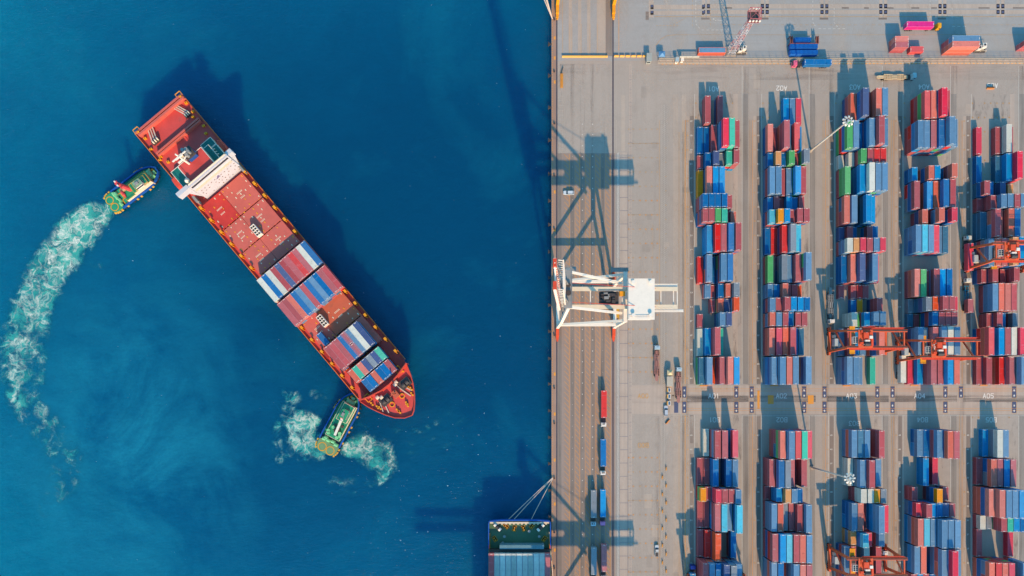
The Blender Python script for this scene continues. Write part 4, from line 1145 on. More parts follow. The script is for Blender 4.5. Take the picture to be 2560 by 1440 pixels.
        mb = MB(); mb.bar(L(48,-3,7.2), L(92,1,7.2), .95, .9); mb.cyl(L(92,1,4.6), L(92,1,8.2), .8, 10); mb.bar(L(86,-3,8), L(98,5,8), .5); mb.build('crane_arm', M_white, root)
        for (u, v) in ((47,12),(52,15),(58,-12),(52,-15),(64,8),(46,-10)):
            mb = MB(); c = L(u, v, 4.6); mb.cyl((c[0],c[1],4.6),(c[0],c[1],5.7),.75,12); mb.build('vent_cap', M_mint, root)
        mb = MB()
        for u, v, s in ((60,4,.5),(66,-2,.6),(70,7,.5),(56,1,.4),(74,-9,.6),(63,-6,.5)): c = L(u, v, 5); mb.box(c[0]-s,c[0]+s,c[1]-s,c[1]+s,4.6,5.4)
        mb.build('deck_machinery', M_machine, root)
        mb = MB(); mb.bar(L(92,-3,8.5), L(92,7,8.5), .5); mb.bar(L(90,3,8.8), L(101,3,8.8), .35); mb.build('mast', M_mast, root)
    mb = MB(); c = L(134, 0, 3.2)
    mb.cyl((c[0],c[1]-1.5,3.6),(c[0],c[1]+1.5,3.6),1.25,14); mb.box(c[0]-1.4,c[0]+1.4,c[1]-2.0,c[1]-1.5,2.0,4.2); mb.box(c[0]-1.4,c[0]+1.4,c[1]+1.5,c[1]+2,2,4.2); mb.box(c[0]+1.3,c[0]+2.4,c[1]-.8,c[1]+.8,2,3.2); mb.build('tow_winch', M_mint, root)
    for (u, v) in ((142,-9),(146,4),(140,10),(128,-16)):
        mb = MB(); c = L(u, v, 2); mb.cyl((c[0],c[1],2),(c[0],c[1],3),.5,10); mb.build('bollard', M_mint if v < 0 else M_yellow, root)
    fs = [(4,-23.5),(9,-26),(14,-27.5),(22,-28),(40,-28.3),(70,-29),(82,-29),(110,-28.6),(120,-27.5)]
    fs = fs+[(u, -v) for u, v in fs if not (38 < u < 90)]+[(105,29),(112,28),(119,27.5),(126,26)]
    for (u, v) in fs:
        mb = MB(); c = L(u, v, 2); mb.box(c[0]-.45,c[0]+.45,c[1]-.28,c[1]+.28,1.2,2.35); mb.build('fender_block', P('fender_yellow', (222,176,70), dirt=.4, scale=2), root)
    for (u, v) in ((130,-25),(136,-22.5),(142,-19.5),(147,-15.5),(60,-28.3),(32,-28)):
        mb = MB(); c = L(u, v, 1.6); mb.torus((c[0],c[1],c[2]), .62, .24, (v*.03,-1,.6)); mb.build('tyre_fender', M_black, root, True)
tug((272,516), (.795,-.607), .98, 'red', 'green and blue tug with a red mast pushing the red ship near its stern')
tug((810,1132), (.472,-.882), 1.07, 'white', 'green and blue tug with a white crane arm pushing under the red ship bow')
# ------------------------------------------------------------------ cranes
def strut(name, p, q, w, h, mat, root, up=(0,0,1)):
    mb = MB(); mb.bar(p, q, w, h, 0, up); return mb.build(name, mat, root)
def quay_crane(py, mat, label, boom_up=True, bogie=None, full=True):
    """ship-to-shore crane, rails 25.6 m apart; local +x points landward"""
    bx, by = W(1463, py)
    root = thing('quay_crane', label, 'crane', (bx, by, 0), 0, 'ship to shore cranes on the quay rails')
    root.scale = (1, 1, .92); bogie = bogie or M_orange2
    XW, XE, YS, YN = (W(1393,0)[0]-bx), (W(1533,0)[0]-bx), -9.4, 9.4
    for x in (XW, XE):
        for y in (YS, YN):
            s = -1 if y < 0 else 1
            mb = MB()
            for k in (-3.6, -1.2, 1.2, 3.6): mb.cyl((x-.35, y+s*1.2+k, .5), (x+.35, y+s*1.2+k, .5), .5, 10, 1)
            for k in (-2.4, 2.4): mb.prism([(x-.6,y+s*1.2+k-2.2),(x+.6,y+s*1.2+k-2.2),(x+.6,y+s*1.2+k+2.2),(x-.6,y+s*1.2+k+2.2)], .6, 1.5, 0)
            mb.box(x-.7, x+.7, y+s*1.2-3, y+s*1.2+3, 1.5, 2.5); mb.box(x-.35, x+.35, y+s*5.6, y+s*6.6, .8, 1.3)
            mb.build('bogie', [bogie, M_black], root)
        strut('sill_beam', (x, YS-1, 4.6), (x, YN+1, 4.6), 1.3, 1.5, mat, root)
    for y in (YS, YN):
        s = -1 if y < 0 else 1
        strut('leg', (XE, y, 2.5), (XE, y, 35), 1.2, 1.5, mat, root, (0,1,0))
        mb = MB(); mb.bar((XW, y, 2.5), (XW, y, 30), 1.3, 1.6, 0, (0,1,0)); mb.bar((XW, y, 30), (XW+.5, y-s*2.6, 59), 1.15, 1.4, 0, (0,1,0)); mb.build('leg', mat, root)
        strut('portal_beam', (XW+.6, y, 13), (XE-.6, y, 13), 1.25, 1.5, mat, root)
        strut('brace', (XW+.6, y, 13.6), (XE-.5, y, 33), .95, .95, mat, root)
        strut('brace', (XW+1, (y-s*2.8), 57.5), (XE-2, s*6.0-.9, 38), .9, .9, mat, root)
    strut('portal_beam', (XE, YS-.8, 34.4), (XE, YN+.8, 34.4), 1.6, 1.8, mat, root)
    strut('portal_beam', (XW+.1, YS+.9, 36.5), (XW+.1, YN-.9, 36.5), 1.5, 1.6, mat, root)
    strut('apex_beam', (XW+.5, YS+2.0, 58.5), (XW+.5, YN-2.0, 58.5), 1.2, 1.2, mat, root)
    gy = (-4.7, 2.4)
    for y in gy:
        mb = MB(); mb.box(XW-.8, 32.5, y-.55, y+.55, 39.2, 41.0); mb.box(XW-.8, 32.5, y-.85, y+.85, 41.0, 41.15); mb.build('girder', M_cream if mat is M_white else mat, root)
        for xx in (XE,): strut('hanger', (xx, y, 35), (xx, y, 39.2), .8, .8, mat, root)
        strut('hanger', (XW+.2, y, 37), (XW+.2, y, 39.3), .9, .9, mat, root)
    mb = MB()
    for xx in (XW, -2, 7, 10.6, 23, 26, 31, 32.5): mb.box(xx-.2, xx+.2, gy[0]+.6, gy[1]-.6, 39.6, 40.4)
    mb.build('back_reach_frame', M_white if mat is M_white else mat, root); mb = MB()
    mb.box(22, 32.5, gy[1]+.9, gy[1]+1.9, 40.6, 40.7)
    for i in range(10): mb.bar((22+i, gy[1]+1.9, 40.7), (22+i, gy[1]+1.9, 41.8), .08)
    mb.bar((22, gy[1]+1.9, 41.8), (32.5, gy[1]+1.9, 41.8), .1); mb.build('back_reach_walkway', M_white if mat is M_white else mat, root)
    mb = MB(); mb.box(22, 34.8, gy[0]-2, gy[0]-.9, 40.6, 40.7)
    for i in range(12): mb.bar((22+i, gy[0]-2, 40.7), (22+i, gy[0]-2, 41.8), .08)
    mb.bar((22, gy[0]-2, 41.8), (34.8, gy[0]-2, 41.8), .1); mb.bar((22, gy[0]-2, 41.3), (34.8, gy[0]-2, 41.3), .07)
    for i in range(5): mb.bar((23+i*1.6, gy[0]-.2, 41.2), (24.2+i*1.6, gy[0]-.9, 41.2), .15)
    mb.build('back_reach_walkway', M_white if mat is M_white else mat, root)
    # machinery house
    mb = MB(); mb.prism([(12.4,-10.0),(21.4,-10.0),(22.0,-9.4),(22.0,5.4),(12.4,5.4)], 41.6, 46.4, 0); mb.box(12.1, 22.3, -10.3, 5.7, 46.4, 46.6, 0)
    mb.box(12.7, 21.8, -9.8, 5.2, 41.0, 41.6, 0)
    hs = mb.build('machinery_house', M_white if mat is M_white else mat, root)
    for x in (13.9, 20.6):
        for y in (-8.6, 4.2):
            mb = MB(); mb.cyl((x,y,46.6),(x,y,47.6),.55,14); mb.cyl((x,y,47.6),(x,y,47.8),.75,14); mb.build('roof_vent', M_white, hs)
    mb = MB()
    for k in range(9): mb.bar((12.6+k*1.1,-9.8,46.65),(12.6+k*1.1,-9.8,47.6),.07)
    mb.bar((12.3,-9.8,47.6),(21.5,-9.8,47.6),.08); mb.bar((12.3,-8.5,46.65),(22,-8.5,46.65),.06); mb.bar((12.3,-9.1,46.65),(22,-9.1,46.65),.06)
    mb.bar((12.3,5.5,47.4),(22,5.5,47.4),.08); mb.build('guard_rail', M_white, hs)
    mb = MB(); mb.bar((XW+.6, -4.8, 58.5), (23.5, -4.8, 42.5), .16); mb.bar((XW+.6, 2.4, 58.5), (23.5, 2.4, 42.5), .16); mb.build('tie_rod', M_redw, root)
    # trolley
    mb = MB(); x0, x1, y0, y1 = 1.4, 9.2, -4.1, 1.8
    mb.box(x0, x1, y0+.4, y1-.4, 40.2, 40.8, 0)
    rr = random.Random(5)
    for k in range(26):
        x, y = rr.uniform(x0, x1-1.5), rr.uniform(y0+.5, y1-1.3); mb.box(x, x+rr.uniform(.5,1.8), y, y+rr.uniform(.4,1.2), 40.8, 41.1+rr.uniform(.1,1.1), rr.choice((0,0,0,1)))
    for y in (y0+.1, y1-.3): mb.box(x0-.4, x1+.4, y, y+.35, 41.0, 41.5, 1)
    mb.build('trolley', [M_machine, M_grysteel], root)
    mb = MB(); mb.box(9.4, 11.6, -.4, 1.4, 40, 41.8, 0); mb.build('electrical_cabinet', M_yellow, root)
    # landing, stairs and lights on the waterside frame
    for z, y0, y1 in ((40.4,-8.6,8.6),(44,2.2,8.8),(50,-7.4,7.2),(59.3,-7.2,7.2)):
        mb = MB(); mb.box(XW-1.3, XW+1.8, y0, y1, z, z+.08)
        for k in range(int((y1-y0)/1.2)):
            for xx in (XW-1.3, XW+1.8): mb.bar((xx, y0+k*1.2, z), (xx, y0+k*1.2, z+1.1), .07)
        for xx in (XW-1.3, XW+1.8): mb.bar((xx, y0, z+1.1), (xx, y1, z+1.1), .09)
        if z < 59: mb.build('walkway', M_grysteel if mat is M_white else mat, root)
    mb.build('walkway', M_grysteel if mat is M_white else mat, root); mb = MB()
    mb.box(XW+.6, XW+5.0, YN-.4, YN+2.0, 40.1, 40.2)
    for k in range(5): mb.bar((XW+.6+k*1.1, YN+2, 40.2), (XW+.6+k*1.1, YN+2, 41.8), .08); mb.bar((XW+.6+k*1.1, YN-.4, 40.2), (XW+.6+k*1.1, YN-.4, 41.8), .08)
    mb.bar((XW+.6, YN+2, 41.8), (XW+5, YN+2, 41.8), .1)
    mb.build('walkway', M_grysteel if mat is M_white else mat, root); mb = MB()
    mb.box(XE-6, XE+1.2, YN+.7, YN+2.4, 35, 35.1)
    for k in range(9): mb.bar((XE-6+k*.8, YN+2.4, 35), (XE-6+k*.8, YN+2.4, 36.2), .07)
    mb.bar((XE-6, YN+2.4, 36.2), (XE+1.4, YN+2.4, 36.2), .09); mb.bar((XE-6, YN+1.1, 36.2), (XE+1.4, YN+1.1, 36.2), .09)
    mb.build('walkway', M_grysteel if mat is M_white else mat, root)
    mb = MB(); rr = random.Random(9); mb.box(XW-1.25, XW+1.75, -7.0, 4.8, 40.49, 40.56)
    for k in range(16):
        x, y = XW+rr.uniform(-1.2,1.5), rr.uniform(-6.5,4); s = rr.uniform(.3,.8); mb.box(x-s, x+s, y-s, y+s, 40.5, 40.7+rr.uniform(.4,1.6), rr.choice((0,1)))
    mb.build('hoist_machinery', [M_grysteel, M_machine], root)
    for yy, r_ in ((-1.6,1.0),(1.3,.8)): mb = MB(); mb.cyl((XW+.5,yy,59.35),(XW+.5,yy,60.5),r_,14); mb.build('hoist_sheave', M_machine, root)
    # boom
    Bl = 62.0 if boom_up else 52.0
    if boom_up: d = Vector((-math.sin(R(5.0)), 0, math.cos(R(5.0))))
    else: d = Vector((-1, 0, 0))
    hp = Vector((XW-1.6, 0, 40.4)); upv = (0,1,0) if boom_up else (0,0,1)
    mb = MB(); nseg = 26
    for i in range(nseg):
        a = hp+d*(Bl*i/nseg); b_ = hp+d*(Bl*(i+1)/nseg)
        for y in gy: mb.bar(a+Vector((0,y,0)), b_+Vector((0,y,0)), 1.5 if not boom_up else 1.1, 2.6 if boom_up else 1.6, 1 if (i % 2 and mat is M_white) else 0, upv)
        if i % 2 == 0: mb.bar(a+Vector((0,gy[0],0)), a+Vector((0,gy[1],0)), .55, .55, 1 if (i % 4 and mat is M_white) else 0)
        if i % 2 == 0: mb.bar(a+Vector((0,gy[i//2 % 2],0)), hp+d*(Bl*min(nseg,i+2)/nseg)+Vector((0,gy[1-i//2 % 2],0)), .3, .3)
    for y in (gy[0]-1.3, gy[1]+1.3):
        mb.bar(hp+Vector((0,y,0)), hp+d*Bl+Vector((0,y,0)), .8, .12, 0, upv)
    mb.build('boom', [mat, M_redw], root)
    if boom_up:
        mb = MB(); n0 = Vector((d.z, 0, -d.x))
        for i in range(14):
            a = hp+d*(Bl*(i+.3)/14)+n0*2.6
            mb.bar(a+Vector((0,gy[0]-1.2,0)), a+Vector((0,gy[1]+1.2,0)), .4, .3)
            for y in (gy[0]-1.0, gy[1]+1.0): mb.bar(a+Vector((0,y,0)), a-n0*1.6+d*1.5+Vector((0,y,0)), .25, .25)
        for y in (gy[0]-1.1, gy[1]+1.1): mb.bar(hp+n0*2.6+Vector((0,y,0)), hp+d*Bl*.96+n0*2.6+Vector((0,y,0)), .35, .35)
        mb.build('boom_walkway', M_white if mat is M_white else mat, root)
    n2 = Vector((d.z, 0, -d.x))
    for f in ((.45, .95) if boom_up else ()):
        for y in (-5, 1.5):
            mb = MB(); mb.bar((XW+.5, y, 59.3), hp+d*(Bl*f)+n2*.8+Vector((0,y,0)), .35, .35)
            mb.build('forestay', M_grysteel if mat is M_white else mat, root)
    return root
quay_crane(766, M_white, 'white ship to shore crane with raised boom standing over the apron lanes')
quay_crane(1668, M_white, 'white ship to shore crane below the bottom edge, only its shadow in view', boom_up=False)
quay_crane(-36, M_yellow, 'yellow ship to shore crane of which only the feet show at the top edge', bogie=M_yellow)

def yard_crane(px, py, label):
    """rubber-tyred gantry over six stacks and a truck lane; x from the left wheels"""
    root = thing('yard_crane', label, 'crane', (*W(px, py), 0), 0, 'orange gantry cranes over the stacks')
    Wd = 139/SCL; zt = 17.6; gy = (3.5, -3.5)
    for s, x in ((0, 0.0), (1, Wd)):
        mb = MB(); mb.box(x-.45, x+.45, -6.2, 6.2, 1.5, 2.5); mb.build('sill_beam', M_orange, root)
        for y in (-5.5, -3.5, 3.5, 5.5):
            mb = MB(); mb.cyl((x-.32, y, .8), (x+.32, y, .8), .8, 14); mb.cyl((x-.36, y, .8), (x+.36, y, .8), .35, 10, 1); mb.build('wheel', [M_black, M_orange], root)
        for y, g in ((4.6, gy[0]), (-4.6, gy[1])):
            strut('leg', (x, y, 2.5), (x+(1.2 if s == 0 else -1.0), g, zt-.8), .85, 1.0, M_orange, root, (0,1,0))
        strut('cross_brace', (x+.5, 4.2, 6.5), (x+.9, -3.7, 13.5), .55, .55, M_orange, root)
        strut('end_tie', (x+(1.6 if s == 0 else -.7), gy[0], zt-.4), (x+(1.6 if s == 0 else -.7), gy[1], zt-.4), .5, .6, M_orange, root)
    for y in gy:
        mb = MB(); mb.box(.0, Wd+.6, y-.5, y+.5, zt-1.2, zt); mb.box(.0, Wd+.6, y-.18, y+.18, zt, zt+.14, 1)
        g = mb.build('girder', [M_orange, M_machine], root)
        mb = MB(); s = 1 if y > 0 else -1
        mb.box(6.5 if y > 0 else 1, Wd-1, y+s*.5, y+s*1.25, zt-.3, zt-.22)
        for k in range(16):
            xx = 6.5+k*(Wd-8)/15; mb.bar((xx, y+s*1.25, zt-.2), (xx, y+s*1.25, zt+.8), .07)
        mb.bar((6.5, y+s*1.25, zt+.8), (Wd-1, y+s*1.25, zt+.8), .12); mb.bar((6.5, y+s*1.25, zt+.3), (Wd-1, y+s*1.25, zt+.3), .08)
        mb.build('walkway', M_redw, g)
    mb = MB(); mb.box(1.0, 2.8, -2.2, 1.0, 2.4, 5.0, 0); mb.cyl((3.3,-1.8,2.6),(3.3,-1.8,4.6),.7,12,1); mb.box(.9,2.0,1.4,2.6,2.4,4,1); mb.build('power_pack', [P('pale_panel', (185,205,218), dirt=.1), M_cream], root)
    # trolley
    tx = 6.2
    mb = MB(); mb.box(tx-1.6, tx+4.6, -3.9, 3.9, zt+.15, zt+.5, 0)
    rr = random.Random(int(px))
    for (x0,x1,y0,y1,h,m) in ((0,2.2,.2,2.6,1.4,1),(2.6,3.6,1.2,2.8,1.2,1),(-.8,.9,2.6,3.6,.8,1),(3.4,4.3,-3.2,.0,1.0,1),(.6,3.0,-3.2,-1.4,.9,2),(.8,2.8,-1.2,-.5,1.1,3),(2.4,3.8,.0,1.2,1.5,3),(-1.2,.2,-2.4,-1.4,.8,1)):
        mb.box(tx+x0, tx+x1, y0, y1, zt+.5, zt+.5+h, m)
    mb.cyl((tx+.6,-2.3,zt+1.3),(tx+3,-2.3,zt+1.3),.75,14,2)
    for k in range(14):
        x, y = rr.uniform(-1.4,4), rr.uniform(-3.4,3.2); mb.box(tx+x, tx+x+rr.uniform(.2,.6), y, y+rr.uniform(.2,.5), zt+.5, zt+.8+rr.uniform(0,.6), rr.choice((0,1,2,3)))
    mb.build('trolley', [M_orange, M_orange2, M_machine, M_white], root)
    mb = MB(); mb.box(tx-3.6, tx-1.4, -1.9, .9, zt-2.6, zt-.2, 0); cab = mb.build('cab', M_white, root)
    for i in range(2):
        for j in range(3):
            mb = MB(); mb.box(tx-3.45+i*1.0, tx-2.65+i*1.0, -1.7+j*.85, -1.0+j*.85, zt-.2, zt-.15); mb.build('window', M_glass, cab)
    mb = MB(); mb.box(tx-1.2, tx+1.2, -6.1, 6.1, zt-8, zt-7.6, 0); mb.box(tx-.9, tx+.9, -3, 3, zt-7.6, zt-6.8, 1)
    for e in (-1, 1): mb.box(tx-1.2, tx+1.2, e*6.1, e*5.8, zt-8.3, zt-7.5, 0)
    for x in (-.7, .7):
        for y in (-2, 2): mb.bar((tx+x, y, zt-6.8), (tx+x, y, zt), .06, .06, 2)
    mb.build('spreader', [M_yellow, M_machine, M_black], root)
    return root
yard_crane(2068, 854, 'orange gantry crane over the third block of stacks, just above the middle road')
yard_crane(2239.5, 877, "orange gantry crane over block A04, its left legs touching the neighbouring crane's end")
yard_crane(2411, 648.5, 'orange gantry crane cut by the right edge over block A05')
yard_crane(2068.5, 1391, 'orange gantry crane over block B03 at the bottom edge')

yard_crane(1718, 1466, 'orange gantry crane below the bottom edge at block B01, only its shadow in view')
# ------------------------------------------------------------------ vehicles
def wheel_mesh(r, w):
    mb = MB(); mb.cyl((0,-w/2,0),(0,w/2,0),r,14); mb.cyl((0,-w/2-.02,0),(0,w/2+.02,0),r*.5,10,1); return mb.mesh('wheel', [M_black, M_grysteel])
WH = wheel_mesh(.5,.35); WHS = wheel_mesh(.33,.22)
def wheel(root, x, y, me=None, r=.5):
    o = bpy.data.objects.new('wheel', me or WH); COL.objects.link(o); o.location = (x, y, r); o.parent = root; return o
DIRS = {'down': -math.pi/2, 'up': math.pi/2, 'left': math.pi, 'right': 0.0}
M_rust = P('rust_pink_chassis', (178,128,122), dirt=.5, scale=1.2)
M_beige = P('beige_chassis', (225,205,170), dirt=.3)
def truck(px, py, d, cab, chassis, label, gap=2.0, kind='truck', boxed=True, num=None, grp='container trucks', tz=0.0):
    """px,py: ground point under the trailer's middle; cab in direction d"""
    root = thing('container_truck', label, kind, (*W(px, py), 0), DIRS[d], grp)
    cm = P('cab_'+'_'.join(map(str, cab)), cab, dirt=.1, rough=.35)
    x0 = 6.3+gap
    mb = MB(); mb.prism([(x0,-1.2),(x0+1.9,-1.2),(x0+2.1,-.9),(x0+2.1,.9),(x0+1.9,1.2),(x0,1.2)], .9, 2.9, 0, None, [(x0+.1,-1.12),(x0+1.6,-1.12),(x0+1.75,-.85),(x0+1.75,.85),(x0+1.6,1.12),(x0+.1,1.12)])
    mb.box(x0+.3, x0+1.1, -.5, .5, 2.9, 3.05, 0); c = mb.build('cab', cm, root)
    mb = MB(); mb.bar((x0+1.98,-.85,2.2),(x0+1.98,.85,2.2),.1,.8); mb.bar((x0+.9,-1.19,2.2),(x0+1.6,-1.19,2.2),.06,.6); mb.bar((x0+.9,1.19,2.2),(x0+1.6,1.19,2.2),.06,.6); mb.build('windscreen', M_glass, c)
    if num:
        t = MB(); put_text(t, num, 0, 0, .8*SCL, 1.3*SCL, 0, 3.065, at=(0,0)); 
        o = t.build('roof_number', M_black, c); o.rotation_euler = (0,0,-DIRS[d]); o.location = (x0+.7, 0, 0)
    mb = MB(); mb.box(3.5, x0+.2, -.45, .45, .7, 1.05); mb.box(x0-2.0, x0-.2, -1.1, 1.1, .6, 1.2); mb.build('tractor_frame', M_machine, root)
    mb = MB()
    if boxed:
        for s in (-1, 1): mb.box(-6.3, 6.3, s*.5, s*.75, .95, 1.25)
        for k in range(7): mb.box(-6.2+k*2.03, -5.95+k*2.03, -1.2, 1.2, 1.0, 1.24)
    else:
        for s in (-1, 1): mb.box(-6.6, 6.4, s*.32, s*.55, .95, 1.3)
        for s in (-1, 1):
            for a, b_ in ((-4.2,-.6),(1.9,4.6)): mb.box(a, b_, s*1.05, s*1.25, 1.0, 1.32)
        for k in range(18):
            x = -6.4+k*.74; e = 1.25 if (-4.3 < x < -.4 or 1.8 < x < 4.7) else .6
            mb.box(x, x+.2, -e, e, 1.02, 1.28)
        mb.box(-.7, 1.9, -.95, .95, 1.05, 1.3); mb.box(4.7, 6.4, -.75, .75, 1.05, 1.3); mb.box(-6.6, -4.4, -.7, .7, 1.05, 1.25)
        mb.prism([(-7.4,-.4),(-6.6,-.7),(-6.6,.7),(-7.4,.4)], 1.0, 1.2)
    mb.build('trailer_chassis', chassis, root)
    for x in (-4.6,-3.5,-2.4, 4.8, x0+1.1): 
        for s in (-1, 1): wheel(root, x, s*1.0)
    return root
def boxtruck(px, py, d, cab, col, L40, label, clabel, chassis=None, num=None, gap=2.0, ptop=None):
    truck(px, py, d, cab, chassis or M_grysteel, label, gap, num=num)
    x, y = W(px, py)
    L = 12.19 if L40 else 6.06
    container(L, 2.57, col, (x, y, 1.3), DIRS[d]-math.pi/2+ (math.pi if d == 'down' else 0), clabel, 'containers riding on trucks')
CABW, CABP, CABB = (232,232,232), (235,130,190), (180,208,228)
boxtruck(1507.5, 1010, 'down', CABW, 'R', True, 'white cabbed truck carrying a bright red container on the apron', 'bright red long container riding the truck nearest the white crane', P('plum_chassis',(150,70,90)), '57')
boxtruck(1505.8, 1130, 'down', CABW, 'B', True, 'white cabbed truck carrying a dark blue container on the apron', 'dark blue long container riding the truck behind the red one', None, '68')
boxtruck(1482, 1256.5, 'down', CABB, 'E', True, 'pale blue cabbed truck carrying a whitish container on the apron', 'whitish long container on the truck beside the sky blue one', None, '61')
boxtruck(1505, 1255, 'down', (215,140,200), 'L', True, 'pink cabbed truck carrying a sky blue container on the apron', 'sky blue long container on the pink cabbed apron truck')
boxtruck(1482.5, 1397.5, 'down', CABB, 'E', True, 'truck at the bottom edge carrying a pale grey container', 'pale grey long container on the truck at the bottom edge of the apron')
boxtruck(1507.5, 1390, 'down', CABW, 'M', True, 'truck at the bottom edge carrying a maroon container', 'maroon long container on the rightmost truck at the bottom edge of apron')
truck(1640.5, 912, 'up', CABB, M_rust, 'pale blue tractor with an empty rusty pink chassis beside the yellow crosses', .5, boxed=False)
truck(1694.5, 966, 'up', CABB, M_rust, 'pale blue tractor with an empty rusty pink chassis beside the tan tent', .5, boxed=False)
truck(2229, 195.5, 'right', (165,205,220), M_beige, 'truck with an empty beige chassis above block A03', 1.6, boxed=False)
boxtruck(2036, 165, 'left', (232,110,150), 'B', True, 'pink cabbed truck carrying a blue container below the long fence', 'blue long container on the pink cabbed truck below the fence', None, None, 2.6)
boxtruck(2288, 72, 'right', (240,180,40), 'H', True, 'yellow cabbed truck carrying a magenta container on the north road', 'magenta long container on the yellow cabbed truck', None, None, 2.0)
def tractor(px, py, d, cab, label, extra=None):
    truck(px, py, d, cab, M_grysteel, label, 1.0, grp='trucks waiting in the stack lanes')
truck(2412, 646, 'up', (225,232,230), M_grysteel, 'white tractor and trailer carrying a pink container under the rightmost gantry crane', 1.6)
x, y = W(2412, 646); container(12.19, 2.57, 'P', (x, y, 1.3), 0, 'crimson pink long container on a trailer under the rightmost gantry crane', 'containers riding on trucks')
truck(2412, 750, 'up', (225,232,230), P('teal_chassis', (20,130,170)), 'white tractor and teal trailer with one short maroon container in block A05 lane', 1.3)
x, y = W(2412, 767); container(6.06, 2.57, 'M', (x, y, 1.3), 0, 'maroon short container on the teal trailer left of block A05', 'containers riding on trucks')
truck(2246, 920, 'up', (225,232,230), M_grysteel, 'trailer with a white container left of block A04', 1.6)
x, y = W(2246, 923.5); container(12.19, 2.57, 'W', (x, y, 1.3), 0, 'white long container on a trailer at the left edge of block A04', 'containers riding on trucks')
truck(2205, 1425, 'up', (225,232,230), M_grysteel, 'white tractor under the right legs of the bottom gantry crane', 1.2, boxed=False)
truck(2073, 760, 'down', (232,232,232), M_grysteel, 'white tractor with empty trailer left of block A03', .8, boxed=False)
truck(1729, 1462, 'up', (20,60,170), M_grysteel, 'navy blue tractor at the bottom left corner of block B01', 1.4)
x, y = W(1727, 1462); container(12.19, 2.57, 'L', (x, y, 1.3), 0, 'sky blue long container on the navy tractor trailer at bottom', 'containers riding on trucks')

def car(px, py, rz, body, label, L=4.6, pickup=False):
    root = thing('car' if not pickup else 'pickup_truck', label, 'car' if not pickup else 'pickup', (*W(px, py), 0), rz)
    bm = P('car_paint_'+'_'.join(map(str, body)), body, rough=.25, dirt=.03, var=.02)
    hl, hw = L/2, .92
    lo = [(-hl,-.72),(-hl+.25,-hw),(hl-.5,-hw),(hl-.08,-.6),(hl,0),(hl-.08,.6),(hl-.5,hw),(-hl+.25,hw),(-hl,.72)]
    mb = MB(); mb.prism([(x*.97, y*.96) for x, y in lo], .3, .62, 0, None, lo); mb.prism(lo, .62, .95, 0, None, [(x*.975, y*.93) for x, y in lo]); b_ = mb.build('body', bm, root)
    c0, c1 = (-hl+.35, hl-1.35) if not pickup else (-.6, hl-1.3)
    base = [(c0,-.80),(c1,-.80),(c1,.80),(c0,.80)]; tp = [(c0+.35,-.62),(c1-.65,-.62),(c1-.65,.62),(c0+.35,.62)]
    mb = MB(); mb.prism(base, .94, 1.42, 0, None, tp); mb.build('window', M_glass, b_)
    mb = MB(); mb.box(c0+.36, c1-.66, -.64, .64, 1.42, 1.48); mb.build('roof', bm, b_)
    if pickup:
        mb = MB(); mb.box(-hl+.15, -.75, -.72, .72, .955, .97); mb.build('load_bed', M_machine, b_)
    for x in (-hl+.85, hl-.95):
        for s in (-1, 1): wheel(root, x, s*.80, WHS, .33)
    for s in (-1, 1):
        mb = MB(); mb.box(hl-.3, hl-.02, s*.5, s*.78, .6, .78); mb.build('headlight', M_white, b_)
    return root
car(1421.5, 483, math.pi, (205,222,240), 'white estate car parked across the apron lanes near the quay edge', 5.0)
car(1664, 1027, math.pi/2, (190,205,225), 'silver car beside the row of small generators', 4.9)
car(1641, 1376, math.pi/2, (205,215,225), 'white pickup in the waiting bay near the bottom edge', 5.4, True)

# ------------------------------------------------------------------ lamp masts and lattice tower
def lamp_mast(px, py, label):
    root = thing('light_mast', label, 'lamp post', (*W(px, py), 0), 0, 'floodlight masts in the yard'); z = 33.5
    mb = MB(); mb.cyl((0,0,0),(0,0,.5),.9,12); mb.build('base', M_slab, root)
    mb = MB(); mb.cyl((0,0,.5),(0,0,z),.48,12,0,.24); mb.build('pole', P('galvanised', (205,205,200), dirt=.15), root)
    mb = MB(); mb.ring((0,0,z-.2), 1.35, .28, .25, 24)
    for k in range(3): t = k*2.094; mb.bar((0,0,z),(1.35*math.cos(t),1.35*math.sin(t),z),.2)
    mb.cyl((0,0,z-.3),(0,0,z+.35),.5,10); mb.build('lamp_ring', P('pale_ring', (185,205,215), dirt=.1), root)
    for k in range(9):
        t = k*.698; c = (1.95*math.cos(t), 1.95*math.sin(t), z-.2)
        M = Matrix.Translation(c) @ Matrix.Rotation(t, 4, 'Z') @ Matrix.Rotation(R(30), 4, 'Y')
        mb = MB(); mb.box(-.35,.35,-.32,.32,-.16,.16,0,M); mb.box(-.9,-.3,-.06,.06,-.05,.05,0,M); mb.build('floodlight', M_white, root)
lamp_mast(2026, 377, 'tall floodlight mast leaning in view over block A03, foot beside block A02')
lamp_mast(2029.5, 1169, 'tall floodlight mast with its foot right of block B02')
